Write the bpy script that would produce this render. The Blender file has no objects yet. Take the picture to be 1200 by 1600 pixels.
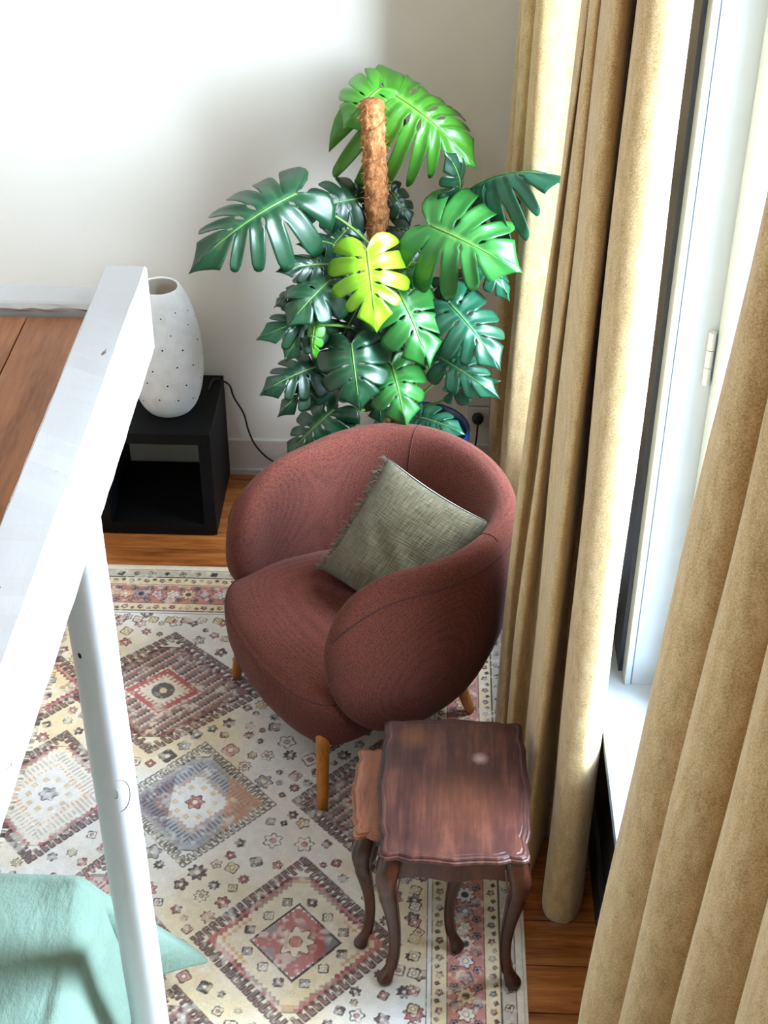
import bpy, bmesh, math, random
import numpy as np
from mathutils import Vector, Matrix

random.seed(7)
RNG = np.random.default_rng(7)
SC = bpy.context.scene
COL = SC.collection
PI = math.pi

# ------------------------------------------------------------------ camera
CAM_H = 3.2
FPX, PITCH, YAW, ROLL = 2342.5256, math.radians(36.08893), math.radians(1.93258), math.radians(-0.14658)
fw = Vector((-math.sin(YAW) * math.cos(PITCH), math.cos(YAW) * math.cos(PITCH), -math.sin(PITCH)))
rt0 = Vector((math.cos(YAW), math.sin(YAW), 0.0))
dn0 = fw.cross(rt0)
rt = rt0 * math.cos(ROLL) + dn0 * math.sin(ROLL)
dn = dn0 * math.cos(ROLL) - rt0 * math.sin(ROLL)
cam_d = bpy.data.cameras.new('camera')
cam_d.sensor_fit = 'VERTICAL'
cam_d.sensor_height = 36.0
cam_d.sensor_width = 27.0
cam_d.lens = FPX * 36.0 / 1600.0
cam_d.clip_start = 0.05
cam = bpy.data.objects.new('camera', cam_d)
COL.objects.link(cam)
cam.matrix_world = Matrix(((rt.x, -dn.x, -fw.x, 0), (rt.y, -dn.y, -fw.y, 0), (rt.z, -dn.z, -fw.z, CAM_H), (0, 0, 0, 1)))
SC.camera = cam


def ray(px, py):
    return rt * ((px - 600) / FPX) + dn * ((py - 800) / FPX) + fw


def pz(px, py, z):      # the world point on level z seen at a photo pixel
    d = ray(px, py)
    return Vector((0, 0, CAM_H)) + d * ((z - CAM_H) / d.z)


def py_(px, py, y):     # the world point at depth y seen at a photo pixel
    d = ray(px, py)
    return Vector((0, 0, CAM_H)) + d * (y / d.y)


# ------------------------------------------------------------------ light, exposure
world = bpy.data.worlds.new('world')
SC.world = world
world.use_nodes = True
bg = world.node_tree.nodes['Background']
bg.inputs[0].default_value = (0.72, 0.88, 1.0, 1)
bg.inputs[1].default_value = 2.2


def area(name, loc, target, sx, sy, power, color):
    l = bpy.data.lights.new(name, 'AREA')
    l.shape = 'RECTANGLE'
    l.size, l.size_y = sx, sy
    l.energy = power
    l.color = color
    o = bpy.data.objects.new(name, l)
    COL.objects.link(o)
    o.location = loc
    d = (Vector(target) - Vector(loc)).normalized()
    o.rotation_euler = d.to_track_quat('-Z', 'Y').to_euler()
    return o


area('window_daylight_near', (1.9, 1.55, 1.65), (0.0, 1.85, 1.2), 2.6, 2.0, 390, (0.64, 0.81, 1.0))
area('window_daylight_far', (1.5, 3.15, 2.4), (0.2, 3.9, 1.5), 1.5, 2.4, 680, (0.68, 0.83, 1.0))
area('ceiling_fill', (-1.5, 1.7, 4.45), (-1.0, 2.9, 0.0), 3.0, 2.4, 40, (1.0, 0.93, 0.84))  # fill light added under the closed ceiling to lift the room

SC.view_settings.view_transform = 'Standard'
SC.view_settings.look = 'None'
SC.view_settings.gamma = 1.0
SC.view_settings.use_curve_mapping = False
SC.view_settings.exposure = 0.26
SC.cycles.max_bounces = 8
SC.cycles.transparent_max_bounces = 12
SC.cycles.use_denoising = True

# ------------------------------------------------------------------ materials


class NT:
    def __init__(self, name):
        self.m = bpy.data.materials.new(name)
        self.m.use_nodes = True
        self.t = self.m.node_tree
        self.b = self.t.nodes['Principled BSDF']

    def n(self, kind, **kw):
        nd = self.t.nodes.new(kind)
        for k, v in kw.items():
            setattr(nd, k, v)
        return nd

    def l(self, a, b):
        self.t.links.new(a, b)

    def coord(self, out='Object', scale=(1, 1, 1), rot=(0, 0, 0)):
        tc = self.n('ShaderNodeTexCoord')
        mp = self.n('ShaderNodeMapping')
        mp.inputs['Scale'].default_value = scale
        mp.inputs['Rotation'].default_value = rot
        self.l(tc.outputs[out], mp.inputs[0])
        return mp.outputs[0]

    def noise(self, vec, scale, detail=4, rough=0.55):
        nd = self.n('ShaderNodeTexNoise')
        nd.inputs['Scale'].default_value = scale
        nd.inputs['Detail'].default_value = detail
        nd.inputs['Roughness'].default_value = rough
        self.l(vec, nd.inputs['Vector'])
        return nd.outputs['Fac']

    def ramp(self, fac, stops):
        r = self.n('ShaderNodeValToRGB')
        e = r.color_ramp.elements
        while len(e) < len(stops):
            e.new(0.5)
        for k, (p, c) in enumerate(stops):
            e[k].position = p
            e[k].color = (*c, 1)
        self.l(fac, r.inputs[0])
        return r.outputs[0]

    def mix(self, fac, a, b, mode='MIX'):
        m = self.n('ShaderNodeMix', data_type='RGBA', blend_type=mode)
        for sock, v in ((m.inputs[0], fac), (m.inputs[6], a), (m.inputs[7], b)):
            if isinstance(v, (int, float)):
                sock.default_value = v
            elif isinstance(v, tuple):
                sock.default_value = (*v, 1)
            else:
                self.l(v, sock)
        return m.outputs[2]

    def math(self, op, a, b=0.0):
        m = self.n('ShaderNodeMath', operation=op)
        for sock, v in ((m.inputs[0], a), (m.inputs[1], b)):
            if isinstance(v, (int, float)):
                sock.default_value = v
            else:
                self.l(v, sock)
        return m.outputs[0]

    def bump(self, h, strength=0.3, dist=0.002):
        b = self.n('ShaderNodeBump')
        b.inputs['Strength'].default_value = strength
        b.inputs['Distance'].default_value = dist
        self.l(h, b.inputs['Height'])
        self.l(b.outputs[0], self.b.inputs['Normal'])

    def set(self, color=None, rough=None, metal=None, spec=None, **kw):
        if color is not None:
            if isinstance(color, tuple):
                self.b.inputs['Base Color'].default_value = (*color, 1)
            else:
                self.l(color, self.b.inputs['Base Color'])
        if rough is not None:
            self.b.inputs['Roughness'].default_value = rough
        if metal is not None:
            self.b.inputs['Metallic'].default_value = metal
        if spec is not None:
            self.b.inputs['Specular IOR Level'].default_value = spec
        return self.m


def sr(r, g, b):        # sRGB 0-255 to linear
    f = lambda c: ((c / 255 + 0.055) / 1.055) ** 2.4 if c > 10 else c / 255 / 12.92
    return (f(r), f(g), f(b))


def m_plain(name, col, rough=0.5, var=0.08, scale=8, bump=0.0, bscale=60, spec=0.5):
    k = NT(name)
    v = k.coord()
    f = k.noise(v, scale)
    lo = tuple(c * (1 - var) for c in col)
    hi = tuple(min(1, c * (1 + var)) for c in col)
    c = k.ramp(f, [(0.3, lo), (0.7, hi)])
    if bump:
        k.bump(k.noise(v, bscale), bump, 0.003)
    return k.set(c, rough, spec=spec)


def m_plaster():
    k = NT('wall_plaster')
    v = k.coord()
    c = k.ramp(k.noise(v, 1.3, 5), [(0.3, (0.77, 0.73, 0.645)), (0.7, (0.81, 0.775, 0.70))])
    k.bump(k.noise(v, 5, 6), 0.12, 0.02)
    return k.set(c, 0.85, spec=0.2)


def m_painted_timber():
    k = NT('white_painted_timber')
    v = k.coord(scale=(1, 0.35, 1))
    wear = k.noise(v, 34, 8, 0.72)
    big = k.noise(k.coord(), 3.3, 3)
    msk = k.math('MULTIPLY', k.math('GREATER_THAN', wear, 0.625), k.math('GREATER_THAN', big, 0.52))
    base = k.ramp(k.noise(v, 6), [(0.3, (0.56, 0.575, 0.60)), (0.7, (0.64, 0.655, 0.68))])
    c = k.mix(msk, base, (0.16, 0.13, 0.11))
    k.bump(k.noise(v, 22, 6), 0.25, 0.004)
    return k.set(c, 0.5, spec=0.35)


def m_wood(name, dark, mid, light, grain=(1, 12, 12), scale=3.0, rough=0.45, knots=0.0, spec=0.4, dist=3.0, bump=0.1, per_obj=True):
    k = NT(name)
    tc = k.n('ShaderNodeTexCoord')
    mp = k.n('ShaderNodeMapping')
    mp.inputs['Scale'].default_value = grain
    vec = tc.outputs['Object']
    if per_obj:
        oi = k.n('ShaderNodeObjectInfo')
        cb = k.n('ShaderNodeCombineXYZ')
        k.l(k.math('MULTIPLY', oi.outputs['Random'], 37.0), cb.inputs[0])
        k.l(k.math('MULTIPLY', oi.outputs['Random'], 91.0), cb.inputs[1])
        add = k.n('ShaderNodeVectorMath', operation='ADD')
        k.l(vec, add.inputs[0])
        k.l(cb.outputs[0], add.inputs[1])
        vec = add.outputs[0]
    k.l(vec, mp.inputs[0])
    v = mp.outputs[0]
    f1 = k.noise(v, scale, 6, 0.62)
    f2 = k.noise(v, scale * 5, 3, 0.6)
    f = k.math('ADD', k.math('MULTIPLY', f1, 0.7), k.math('MULTIPLY', f2, 0.3))
    c = k.ramp(f, [(0.34, dark), (0.5, mid), (0.66, light)])
    if knots:
        vo = k.n('ShaderNodeTexVoronoi')
        vo.inputs['Scale'].default_value = knots
        k.l(vec, vo.inputs['Vector'])
        kn = k.ramp(vo.outputs['Distance'], [(0.05, (1, 1, 1)), (0.12, (0, 0, 0))])
        c = k.mix(kn, c, tuple(x * 0.35 for x in dark))
    if per_obj:
        tint = k.ramp(oi.outputs['Random'], [(0.0, (0.82, 0.80, 0.78)), (1.0, (1.1, 1.08, 1.05))])
        c = k.mix(1.0, c, tint, 'MULTIPLY')
    k.bump(f2, bump, 0.002)
    return k.set(c, rough, spec=spec)


def m_weave(name, c1, c2, c3, freq=270, rough=0.95, sheen=0.06):
    """nubbly woven upholstery: small raised threads"""
    k = NT(name)
    vo = k.coord()
    vr = k.n('ShaderNodeTexVoronoi')
    vr.inputs['Scale'].default_value = freq
    vr.inputs['Randomness'].default_value = 0.55
    k.l(vo, vr.inputs['Vector'])
    h = k.math('SUBTRACT', 0.95, k.math('MULTIPLY', vr.outputs['Distance'], 1.0))
    n1 = k.noise(vo, 220, 2)
    n2 = k.noise(vo, 5, 3)
    f = k.math('ADD', k.math('MULTIPLY', h, 0.55), k.math('MULTIPLY', n1, 0.45))
    c = k.ramp(f, [(0.25, c1), (0.5, c2), (0.78, c3)])
    c = k.mix(0.35, c, k.ramp(n2, [(0.3, tuple(x * 0.75 for x in c2)), (0.7, tuple(x * 1.2 for x in c2))]))
    k.bump(f, 0.5, 0.0025)
    k.b.inputs['Sheen Weight'].default_value = sheen
    k.b.inputs['Sheen Roughness'].default_value = 0.5
    return k.set(c, rough, spec=0.12)


def m_curtain():
    k = NT('curtain_wool')
    v = k.coord()
    n1 = k.noise(v, 330, 3, 0.7)
    n2 = k.noise(k.coord(scale=(1, 1, 0.3)), 60, 3)
    f = k.math('ADD', k.math('MULTIPLY', n1, 0.7), k.math('MULTIPLY', n2, 0.3))
    c = k.ramp(f, [(0.30, sr(146, 115, 72)), (0.5, sr(205, 173, 122)), (0.70, sr(234, 210, 168))])
    k.bump(n1, 0.25, 0.002)
    k.b.inputs['Sheen Weight'].default_value = 0.3
    return k.set(c, 0.95, spec=0.1)


def m_attr(name, attr='Col', rough=0.9, spec=0.1, grain=None, bump=None):
    k = NT(name)
    a = k.n('ShaderNodeAttribute', attribute_name=attr)
    c = a.outputs['Color']
    v = k.coord()
    if grain:
        g = k.ramp(k.noise(v, grain[0], 3, 0.7), [(0.3, (1 - grain[1],) * 3), (0.7, (1 + grain[1] * 0.6,) * 3)])
        c = k.mix(1.0, c, g, 'MULTIPLY')
    if bump:
        k.bump(k.noise(v, bump[0], 3, 0.7), bump[1], 0.003)
    return k.set(c, rough, spec=spec)


def m_gauze():
    k = NT('olive_gauze')
    v = k.coord('UV', (1, 1, 1))
    vx = k.coord('UV', (150, 9, 1))
    vy = k.coord('UV', (9, 150, 1))
    h = k.math('ADD', k.math('MULTIPLY', k.noise(vx, 1.0, 4, 0.6), 0.6), k.math('MULTIPLY', k.noise(vy, 1.0, 4, 0.6), 0.4))
    c = k.ramp(h, [(0.34, sr(62, 55, 38)), (0.48, sr(102, 94, 70)), (0.66, sr(140, 132, 106))])
    k.bump(h, 1.0, 0.012)
    k.b.inputs['Sheen Weight'].default_value = 0.2
    return k.set(c, 0.95, spec=0.1)


def m_duvet():
    k = NT('mint_cotton')
    v = k.coord()
    c = k.ramp(k.noise(v, 3, 3), [(0.3, sr(122, 148, 132)), (0.7, sr(136, 160, 144))])
    k.bump(k.noise(k.coord(scale=(1, 0.45, 1)), 8, 6, 0.65), 0.5, 0.04)
    k.b.inputs['Sheen Weight'].default_value = 0.15
    return k.set(c, 0.85, spec=0.15)


def m_coir():
    k = NT('coir')
    v = k.coord(scale=(1, 1, 0.6))
    c = k.ramp(k.noise(v, 90, 6, 0.75), [(0.25, sr(110, 64, 34)), (0.48, sr(190, 124, 76)), (0.68, sr(226, 172, 120))])
    k.bump(k.noise(v, 110, 6, 0.75), 1.0, 0.01)
    return k.set(c, 0.95, spec=0.1)


def m_glass():
    k = NT('window_glass')
    tr = k.n('ShaderNodeBsdfTransparent')
    gl = k.n('ShaderNodeBsdfGlossy')
    gl.inputs['Roughness'].default_value = 0.02
    mx = k.n('ShaderNodeMixShader')
    mx.inputs[0].default_value = 0.07
    k.l(tr.outputs[0], mx.inputs[1])
    k.l(gl.outputs[0], mx.inputs[2])
    k.l(mx.outputs[0], k.t.nodes['Material Output'].inputs[0])
    return k.m


def m_lamp():
    k = NT('lamp_ceramic')
    v = k.coord()
    c = k.ramp(k.noise(v, 14, 6, 0.65), [(0.3, (0.70, 0.685, 0.65)), (0.7, (0.86, 0.85, 0.82))])
    k.bump(k.noise(v, 46, 5), 0.25, 0.004)
    return k.set(c, 0.6, spec=0.3)


def m_tabletop():
    k = NT('mahogany_stain')
    tc = k.n('ShaderNodeTexCoord')
    v = tc.outputs['Object']
    def sc(x, y, z):
        mp = k.n('ShaderNodeMapping')
        mp.inputs['Scale'].default_value = (x, y, z)
        k.l(v, mp.inputs[0])
        return mp.outputs[0]
    f = k.math('ADD', k.math('MULTIPLY', k.noise(sc(40, 3.5, 20), 2.0, 6, 0.6), 0.55), k.math('MULTIPLY', k.noise(v, 9, 4), 0.45))
    c = k.ramp(f, [(0.36, sr(40, 21, 19)), (0.5, sr(62, 33, 28)), (0.64, sr(86, 50, 40))])
    # pale water mark, a broad soft orange-brown patch and a small brown spot
    def spot(x, y, r0, r1, sx=1.0):
        d = k.n('ShaderNodeVectorMath', operation='DISTANCE')
        mp = k.n('ShaderNodeMapping')
        mp.inputs['Scale'].default_value = (sx, 1, 0)
        k.l(v, mp.inputs[0])
        k.l(mp.outputs[0], d.inputs[0])
        d.inputs[1].default_value = (x * sx, y, 0)
        w = k.math('ADD', d.outputs['Value'], k.math('MULTIPLY', k.math('SUBTRACT', k.noise(v, 70, 3), 0.5), 0.012))
        mr = k.n('ShaderNodeMapRange')
        mr.inputs['From Min'].default_value = r0
        mr.inputs['From Max'].default_value = r1
        mr.inputs['To Min'].default_value = 1.0
        mr.inputs['To Max'].default_value = 0.0
        k.l(w, mr.inputs['Value'])
        return mr.outputs[0]
    c = k.mix(k.math('MULTIPLY', spot(0.065, 0.093, 0.004, 0.024), 0.55), c, sr(170, 140, 132))
    c = k.mix(k.math('MULTIPLY', spot(0.02, -0.06, 0.02, 0.15), 0.22), c, sr(112, 66, 38))
    c = k.mix(k.math('MULTIPLY', spot(-0.10, 0.16, 0.006, 0.05), 0.35), c, sr(136, 84, 52))
    k.bump(f, 0.08, 0.002)
    return k.set(c, 0.34, spec=0.4)


M = dict(
    wall=m_plaster(),
    ceiling=m_plain('ceiling_paint', (0.8, 0.8, 0.78), 0.9),
    white=m_plain('white_gloss_paint', (0.78, 0.80, 0.82), 0.35, 0.03),
    frame=m_plain('window_white_toned_down', (0.30, 0.35, 0.42), 0.35, 0.03),  # white window paint, darkened and blued in colour to offset overbright daylight
    skirting=m_plain('skirting_paint', (0.70, 0.69, 0.65), 0.5, 0.05),
    timber=m_painted_timber(),
    navy=m_plain('navy_pier', (0.012, 0.016, 0.03), 0.35, 0.15),  # one near-black navy for both pier panels
    dark=m_plain('under_sill_shade', (0.035, 0.034, 0.032), 0.5, 0.2),  # shade under the sill put into the wall and baseboard colour
    floor=m_wood('pine_floor', sr(116, 60, 25), sr(172, 102, 50), sr(202, 134, 72), (1.2, 14, 14), 2.2, 0.32, 5.0),
    gap=m_plain('floor_gap', (0.02, 0.012, 0.008), 0.9),
    oak=m_wood('oak_board', sr(128, 80, 48), sr(166, 110, 72), sr(186, 130, 90), (10, 1.2, 10), 2.4, 0.4, 0, 0.35),
    fabric=m_weave('terracotta_weave', sr(52, 28, 24), sr(98, 52, 43), sr(140, 80, 62)),
    seam=m_plain('seam_thread', sr(70, 34, 30), 0.95),
    legwood=m_wood('amber_wood', sr(134, 76, 24), sr(176, 108, 40), sr(196, 128, 56), (14, 14, 1.5), 3, 0.4),
    walnut=m_tabletop(),
    walnut_leg=m_wood('mahogany_stain_legs', sr(44, 22, 15), sr(72, 38, 25), sr(96, 54, 34), (14, 14, 2.0), 2.2, 0.3, 0, 0.5),
    walnut_pale=m_wood('mahogany_stain_worn', sr(104, 58, 40), sr(142, 84, 58), sr(168, 106, 76), (14, 2.0, 14), 2.4, 0.32, 0, 0.5),
    curtain=m_curtain(),
    gauze=m_gauze(),
    fringe=m_plain('fringe_thread', sr(104, 102, 86), 0.95, 0.3, 90),
    back_cloth=m_plain('cushion_back_cloth', sr(168, 170, 158), 0.9, 0.1),
    black=m_plain('black_laminate', (0.0045, 0.0045, 0.005), 0.6, 0.2, spec=0.14),
    lamp=m_lamp(),
    lampin=m_plain('lamp_inside', (0.88, 0.80, 0.68), 0.8),
    cable=m_plain('black_cable', (0.012, 0.012, 0.012), 0.5),
    socket=m_plain('socket_plastic', (0.72, 0.70, 0.66), 0.4, 0.03),
    coir=m_coir(),
    twine=m_plain('coir_twine', sr(150, 92, 52), 0.95, 0.3, 60),
    leaf=m_attr('monstera_leaf', 'Col', 0.34, 0.5, (9, 0.14)),
    stem=m_plain('monstera_stem', sr(92, 128, 50), 0.45, 0.25, 12),
    stem_dark=m_plain('monstera_trunk', sr(58, 52, 34), 0.8, 0.4, 30, 0.5),
    pot=m_plain('blue_glaze', sr(16, 52, 104), 0.22, 0.2, 5),
    soil=m_plain('soil', (0.03, 0.02, 0.014), 0.95, 0.4, 60, 0.8),
    rug=m_attr('rug_wool', 'Col', 0.97, 0.05, (260, 0.14), (420, 0.35)),
    rug_edge=m_plain('rug_binding', sr(222, 210, 188), 0.95, 0.1, 50),
    duvet=m_duvet(),
    mattress=m_plain('mattress_cloth', (0.7, 0.7, 0.68), 0.9),
    bedwood=m_plain('bed_frame_wood', (0.30, 0.19, 0.10), 0.5, 0.2),
    glass=m_glass(),
    steel=m_plain('painted_hinge', (0.38, 0.40, 0.43), 0.35, 0.03),
    ink=m_plain('pencil_mark', (0.35, 0.33, 0.32), 0.9),
    ring=m_plain('lamp_ring_groove', (0.70, 0.685, 0.65), 0.8),
    rail=m_plain('curtain_rail_metal', (0.10, 0.10, 0.10), 0.4),
)

# ------------------------------------------------------------------ mesh helpers


def link(name, me, mat, parent=None, smooth=False):
    o = bpy.data.objects.new(name, me)
    COL.objects.link(o)
    if mat is not None and not me.materials:
        me.materials.append(mat)
    if parent is not None:
        o.parent = parent
        o.matrix_parent_inverse = Matrix.Identity(4)
    if smooth:
        me.polygons.foreach_set('use_smooth', [True] * len(me.polygons))
    return o


def build(name, bm, mat, parent=None, smooth=False, normals=True):
    if normals:
        bmesh.ops.recalc_face_normals(bm, faces=bm.faces)
    me = bpy.data.meshes.new(name)
    bm.to_mesh(me)
    bm.free()
    return link(name, me, mat, parent, smooth)


def tag(o, label=None, cat=None, group=None, kind=None):
    for k, v in (('label', label), ('category', cat), ('group', group), ('kind', kind)):
        if v:
            o[k] = v
    return o


def empty(name, loc=(0, 0, 0), rz=0.0):
    o = bpy.data.objects.new(name, None)
    COL.objects.link(o)
    o.empty_display_size = 0.05
    o.location = loc
    o.rotation_euler = (0, 0, rz)
    return o


def add_box(bm, x0, x1, y0, y1, z0, z1, bev=0.0):
    r = bmesh.ops.create_cube(bm, size=1)
    vs = r['verts']
    for v in vs:
        v.co = Vector(((x0 + x1) / 2 + v.co.x * (x1 - x0), (y0 + y1) / 2 + v.co.y * (y1 - y0), (z0 + z1) / 2 + v.co.z * (z1 - z0)))
    if bev:
        es = list({e for v in vs for e in v.link_edges})
        bmesh.ops.bevel(bm, geom=es, offset=bev, segments=2, affect='EDGES', profile=0.5)
    return bm


def box(*a, bev=0.0):
    return add_box(bmesh.new(), *a, bev=bev)


def add_loft(bm, rings, close=True, cap0=True, cap1=True, wrap=True):
    """skin a list of vertex rings (lists of Vector)"""
    vs = [[bm.verts.new(p) for p in r] for r in rings]
    n = len(rings[0])
    for i in range(len(vs) - 1):
        for j in range(n if wrap else n - 1):
            k = (j + 1) % n
            bm.faces.new((vs[i][j], vs[i][k], vs[i + 1][k], vs[i + 1][j]))
    if wrap and cap0:
        bm.faces.new(vs[0][::-1])
    if wrap and cap1:
        bm.faces.new(vs[-1])
    return vs


def tube_rings(pts, rad, seg=10, squash=1.0):
    """rings round a path, parallel transported"""
    pts = [Vector(p) for p in pts]
    n = len(pts)
    rr = rad if isinstance(rad, (list, tuple)) else [rad] * n
    t0 = (pts[1] - pts[0]).normalized()
    up = Vector((0, 0, 1)) if abs(t0.z) < 0.9 else Vector((1, 0, 0))
    nx = t0.cross(up).normalized()
    rings = []
    for i in range(n):
        t = (pts[min(i + 1, n - 1)] - pts[max(i - 1, 0)]).normalized()
        nx = (nx - t * nx.dot(t)).normalized()
        ny = t.cross(nx)
        rings.append([pts[i] + nx * (rr[i] * math.cos(2 * PI * j / seg)) + ny * (rr[i] * squash * math.sin(2 * PI * j / seg)) for j in range(seg)])
    return rings


def add_tube(bm, pts, rad, seg=10):
    add_loft(bm, tube_rings(pts, rad, seg))
    return bm


def bez(p0, p1, p2, p3, n=14):
    out = []
    for i in range(n + 1):
        t = i / n
        out.append(p0 * (1 - t) ** 3 + p1 * (3 * t * (1 - t) ** 2) + p2 * (3 * t * t * (1 - t)) + p3 * t ** 3)
    return out


def catmull(P, per=8, closed=False):
    P = [np.array(p, float) for p in P]
    n = len(P)
    out = []
    for i in range(n if closed else n - 1):
        g = (lambda k: P[k % n]) if closed else (lambda k: P[min(max(k, 0), n - 1)])
        a, b, c, d = g(i - 1), g(i), g(i + 1), g(i + 2)
        for s in range(per):
            t = s / per
            out.append(0.5 * (2 * b + (c - a) * t + (2 * a - 5 * b + 4 * c - d) * t * t + (3 * b - a - 3 * c + d) * t ** 3))
    if not closed:
        out.append(P[-1])
    return out


def lathe_rings(profile, seg=48, cx=0, cy=0, wob=None):
    rings = []
    for r, z in profile:
        rings.append([Vector((cx + r * math.cos(2 * PI * j / seg), cy + r * math.sin(2 * PI * j / seg), z)) for j in range(seg)])
    return rings


# ================================================================== SETTING
XL, XR, YB, YF, ZC = -3.4, 0.49, 4.636, -2.6, 4.6     # room shell


def struct(name, bm, mat, label, parent=None):
    o = build(name, bm, mat, parent)
    if parent is None:
        tag(o, label, None, None, 'structure')
    return o


floor = struct('floor', box(XL, 1.0, YF, YB + 0.1, -0.12, -0.018), M['gap'], 'orange pine plank floor beneath the rug and furniture')
yy = 2.291 - 0.1425 * 34
k = 0
while yy < YB:
    y1 = min(yy + 0.1425, YB)
    if y1 > YF:
        y0 = max(yy, YF)
        cuts = [XL, random.uniform(-2.6, -1.4), XR] if k % 2 else [XL, XR]
        for a, b in zip(cuts[:-1], cuts[1:]):
            build('plank', box(a + 0.001, b - 0.001, y0 + 0.0016, y1 - 0.0016, -0.02, 0.0 - random.uniform(0, 0.0012), bev=0.0012), M['floor'], floor)
    yy += 0.1425
    k += 1

struct('wall_back', box(XL - 0.1, 1.0, YB, YB + 0.12, -0.1, ZC), M['wall'], 'off-white plastered back wall behind the plant')
struct('wall_left', box(XL - 0.12, XL, YF, YB, -0.1, ZC), M['wall'], 'off-white left wall of the room')
struct('wall_front', box(XL - 0.1, 1.0, YF - 0.12, YF, -0.1, ZC), M['wall'], 'off-white wall behind the viewer')
struct('ceiling', box(XL - 0.1, 1.0, YF - 0.1, YB + 0.1, ZC, ZC + 0.1), M['ceiling'], 'white ceiling of the tall room')

# window wall: dado below the sill, piers, wall above
SILL = 0.63
wr = struct('wall_right', box(XR, 1.0, YF, YB, -0.1, SILL - 0.03), M['dark'], 'wall under the window sill, its shade put into the colour')
bm = box(XR, 0.9, YF, 0.2, SILL, ZC)
add_box(bm, XR, 0.9, 0.2, YB, 3.35, ZC)
build('wall_right_upper', bm, M['wall'], wr)
build('pier_panel', box(0.50, 0.9, 2.862, 3.22, SILL, 3.35), M['navy'], wr)
build('pier_panel', box(0.405, 0.9, 4.42, YB, SILL, 3.35), M['navy'], wr)
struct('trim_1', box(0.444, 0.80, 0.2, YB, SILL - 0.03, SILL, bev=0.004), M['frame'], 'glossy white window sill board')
struct('baseboard_back', box(XL, XR, YB - 0.018, YB, 0, 0.147, bev=0.004), M['skirting'], 'tall off-white baseboard along the back wall')
bm = box(XR - 0.018, XR, YF, YB - 0.018, 0, 0.13, bev=0.004)
struct('baseboard_right', bm, M['dark'], 'baseboard under the window sill, coloured dark for the shade there')
struct('trim_2', box(XL, XR, YB - 0.03, YB - 0.018, 0, 0.02), M['skirting'], 'thin white moulding at the foot of the back baseboard')


def window(name, y0, y1, label):
    w = empty(name, (0.6, (y0 + y1) / 2, SILL))
    w['kind'] = 'structure'
    w['label'] = label
    ox, oy, oz = w.location

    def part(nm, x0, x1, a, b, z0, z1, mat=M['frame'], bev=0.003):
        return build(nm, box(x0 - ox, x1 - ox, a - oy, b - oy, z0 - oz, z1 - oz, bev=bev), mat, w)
    # the far reveal lining, with a thin front bead split off by a groove
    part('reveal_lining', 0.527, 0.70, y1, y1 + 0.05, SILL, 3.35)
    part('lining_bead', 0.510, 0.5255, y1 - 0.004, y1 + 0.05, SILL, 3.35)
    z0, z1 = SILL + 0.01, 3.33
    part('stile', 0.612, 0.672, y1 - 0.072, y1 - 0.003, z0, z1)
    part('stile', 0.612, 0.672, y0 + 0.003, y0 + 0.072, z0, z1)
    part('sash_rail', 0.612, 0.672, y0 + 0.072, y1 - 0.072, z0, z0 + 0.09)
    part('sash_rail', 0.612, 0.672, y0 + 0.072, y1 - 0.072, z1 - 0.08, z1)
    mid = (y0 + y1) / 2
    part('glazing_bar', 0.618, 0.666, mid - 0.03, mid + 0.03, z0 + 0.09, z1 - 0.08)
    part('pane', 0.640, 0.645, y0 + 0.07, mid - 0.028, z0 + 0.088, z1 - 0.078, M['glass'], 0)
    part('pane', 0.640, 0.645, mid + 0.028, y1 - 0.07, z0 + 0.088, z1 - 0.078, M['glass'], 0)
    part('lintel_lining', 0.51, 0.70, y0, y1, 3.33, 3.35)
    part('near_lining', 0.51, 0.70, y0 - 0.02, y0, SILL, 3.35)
    for zc in (1.58, 2.75):
        h = bmesh.new()
        for dz in (-0.043, 0, 0.043):
            c = Vector((0.600 - ox, y1 - 0.008 - oy, zc + dz - oz))
            add_loft(h, [[c + Vector((0.0085 * math.cos(a) , 0.0085 * math.sin(a), s)) for a in np.linspace(0, 2 * PI, 12, endpoint=False)] for s in (-0.0205, 0.0205)])
        build('hinge', h, M['steel'], w, False)
    return w


window('window_1', 0.22, 2.812, 'near white casement window with a hinge between the curtains')
window('window_2', 3.24, 4.37, 'far window hidden behind the middle curtain')

# ================================================================== RUG


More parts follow.
